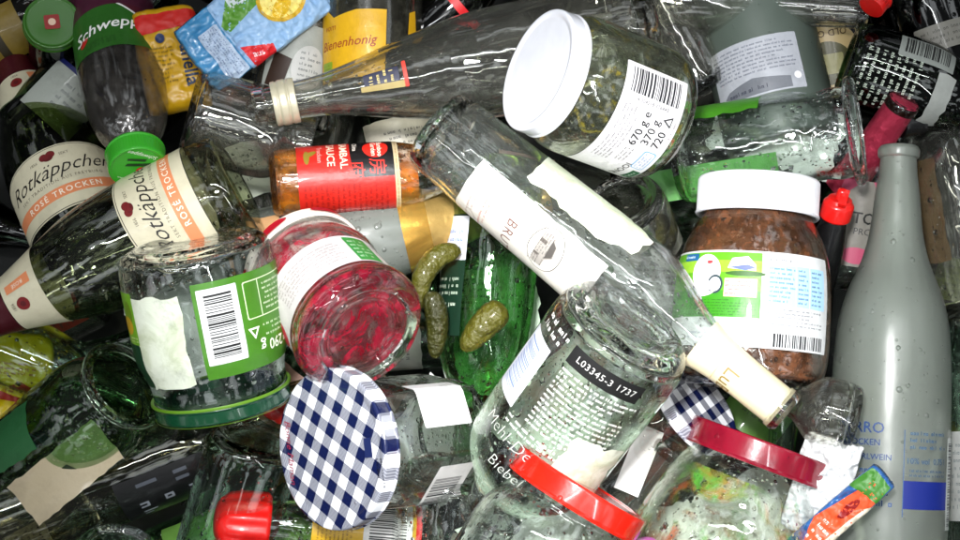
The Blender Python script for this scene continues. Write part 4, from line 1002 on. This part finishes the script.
# ------------------------------------------------------------------ the deeper layer seen through the gaps
random.seed(11)
deepmats = [('dark green', DARKG), ('smoky clear', SMOKE), ('green', GREEN), ('brown', BROWN), ('pale clear', GREENISH), ('olive green', OLIVE), ('near black', DARK)]
used = set(); k = 0
for gy in range(6):
    for gx in range(8):
        px = -50+gx*152+random.uniform(-22, 22)+(70 if gy % 2 else 0); py = -20+gy*116+random.uniform(-15, 15)
        if px > 1040: continue
        near = min(INFO, key=lambda q: (q[0]-px)**2+(q[1]-py)**2)
        a = random.uniform(0, PI); LL = random.uniform(200, 270); isjar = random.random() < .4
        if isjar: LL = random.uniform(110, 150)
        mid = abs(px-470) < 360 and py > 90; mi = random.choice((1, 2, 4, 4, 1, 4)) if mid else random.choice((0, 3, 5, 6, 6, 1))  # paler glass in the middle, chosen to brighten the jars above
        zz = (-185 if mid else -205)+random.uniform(-28, 28)
        for tr in range(8):
            cn, mt = deepmats[(mi+tr) % 7]
            lab = f"{cn} {'jar' if isjar else 'bottle'} deep in the heap under {near[2]}"
            if lab not in used: break
        if lab in used: lab = lab.replace('deep', 'sunk').replace('under', 'below')
        used.add(lab)
        c0, s0 = math.cos(a)*LL/2, math.sin(a)*LL/2; dz = random.uniform(-14, 14)
        Bp, Tp = (px-c0, py-s0, zz-dz), (px+c0, py+s0, zz+dz)
        if isjar:
            R = random.uniform(40, 48)
            t, L, v = jar('preserve_jar', lab, Bp, Tp, R, R-9, mt, group='jars deep in the heap')
            if random.random() < .7: lid(t, L-12, R-5, 14, random.choice([REDLID, GREENLID, WHITEPL, WINELID, GOLDFOIL]), name='lid')
        else:
            R = random.uniform(36, 46)
            t, L, v = bottle('wine_bottle', lab, 'bottle', Bp, Tp, R, 15, mt, group='bottles deep in the heap', t_=4)
        if random.random() < (1.1 if mid else .5):
            pc = random.choice(['pe4e2da', 'pd8e0d0', 'p7cb050', 'pdcd6c4', 'pc8ccd4', 'pe0b0a0'] if mid else ['pb8b4a4', 'pc8b070', 'pa8a8a0', 'p7c8c4c', 'p9c3c2c', 'p34507c'])
            art('label', v.mapf(random.uniform(-30, 30), L*.28), [('P', pc, 0, rag([(-50, -30), (54, -30), (54, 34), (-50, 34)] if mid else [(-30, -24), (34, -24), (34, 24), (-30, 24)], 1, 8, k)), ('PRINT', '#3c3c38', 1, (-24, -18, 28, 16, 5, k))], t)
        k += 1
# ================================================================== camera, light, render
cam = bpy.data.objects.new('camera', bpy.data.cameras.new('camera')); COL.objects.link(cam)
cam.location = (0, 0, D*S); cam.data.sensor_width = 36
cam.data.lens = 18/(480/D); cam.data.clip_end = 100; cam.data.clip_start = .01
sc.camera = cam
w = bpy.data.worlds.new('World'); sc.world = w; w.use_nodes = True
nt = w.node_tree; nt.nodes.clear()
out = nt.nodes.new('ShaderNodeOutputWorld'); bg = nt.nodes.new('ShaderNodeBackground')
tc = nt.nodes.new('ShaderNodeTexCoord'); sep = nt.nodes.new('ShaderNodeSeparateXYZ'); nt.links.new(tc.outputs['Generated'], sep.inputs[0])
# a dim surrounding with bright patches added above for glints in the glass
nz = nt.nodes.new('ShaderNodeTexNoise'); nz.inputs['Scale'].default_value = 5.5; nz.inputs['Detail'].default_value = 2
nt.links.new(tc.outputs['Generated'], nz.inputs['Vector'])
m1 = nt.nodes.new('ShaderNodeMapRange'); m1.inputs['From Min'].default_value = .53; m1.inputs['From Max'].default_value = .60
m1.inputs['To Min'].default_value = .12; m1.inputs['To Max'].default_value = 2.7; nt.links.new(nz.outputs['Fac'], m1.inputs['Value'])
mr = nt.nodes.new('ShaderNodeMapRange'); mr.inputs['From Min'].default_value = .15; mr.inputs['From Max'].default_value = .6
mr.inputs['To Min'].default_value = .12; mr.inputs['To Max'].default_value = 1.0
nt.links.new(sep.outputs[2], mr.inputs['Value'])
mm = nt.nodes.new('ShaderNodeMath'); mm.operation = 'MULTIPLY'
nt.links.new(mr.outputs[0], mm.inputs[0]); nt.links.new(m1.outputs[0], mm.inputs[1]); nt.links.new(mm.outputs[0], bg.inputs['Strength'])
bg.inputs['Color'].default_value = (.92, .97, 1, 1); nt.links.new(bg.outputs[0], out.inputs[0])
def lamp(name, loc, aim, size, power, spread=120, color=(1, 1, 1), shape='DISK'):
    l = bpy.data.lights.new(name, 'AREA'); l.energy = power; l.size = size; l.shape = shape; l.color = color
    l.spread = math.radians(spread)
    o = bpy.data.objects.new(name, l); COL.objects.link(o); o.location = loc
    o.rotation_euler = (Vector(aim)-Vector(loc)).to_track_quat('-Z', 'Y').to_euler()
    return o
lamp('camera_flash', (-.08, .20, 1.15), (.05, -.05, 0), .12, 1.75, 34)
for nm, loc, rz in (('tube_lamp', (.18, .42, 1.12), 0), ('tube_lamp', (-.42, .02, 1.15), 90), ('tube_lamp', (.40, -.22, 1.2), 60)):  # third tube is added, for more streak highlights on the glass
    ol = lamp(nm, loc, (.05, -.05, 0), 1.0, .72, 75, (.97, .98, 1), 'RECTANGLE'); ol.data.size_y = .02
    if rz: ol.rotation_euler.rotate_axis('Z', math.radians(rz))
sc.view_settings.view_transform = 'Standard'; sc.view_settings.look = 'None'
sc.view_settings.exposure = -0.25; sc.view_settings.gamma = 1
c = sc.cycles
c.max_bounces = 14; c.transmission_bounces = 12; c.glossy_bounces = 6; c.diffuse_bounces = 3; c.transparent_max_bounces = 48
c.caustics_reflective = True; c.caustics_refractive = True; c.blur_glossy = .6
c.sample_clamp_indirect = 12; c.use_denoising = True
c.use_adaptive_sampling = True; c.adaptive_threshold = .05
try: c.denoiser = 'OPENIMAGEDENOISE'; c.denoising_input_passes = 'RGB_ALBEDO_NORMAL'
except Exception: pass
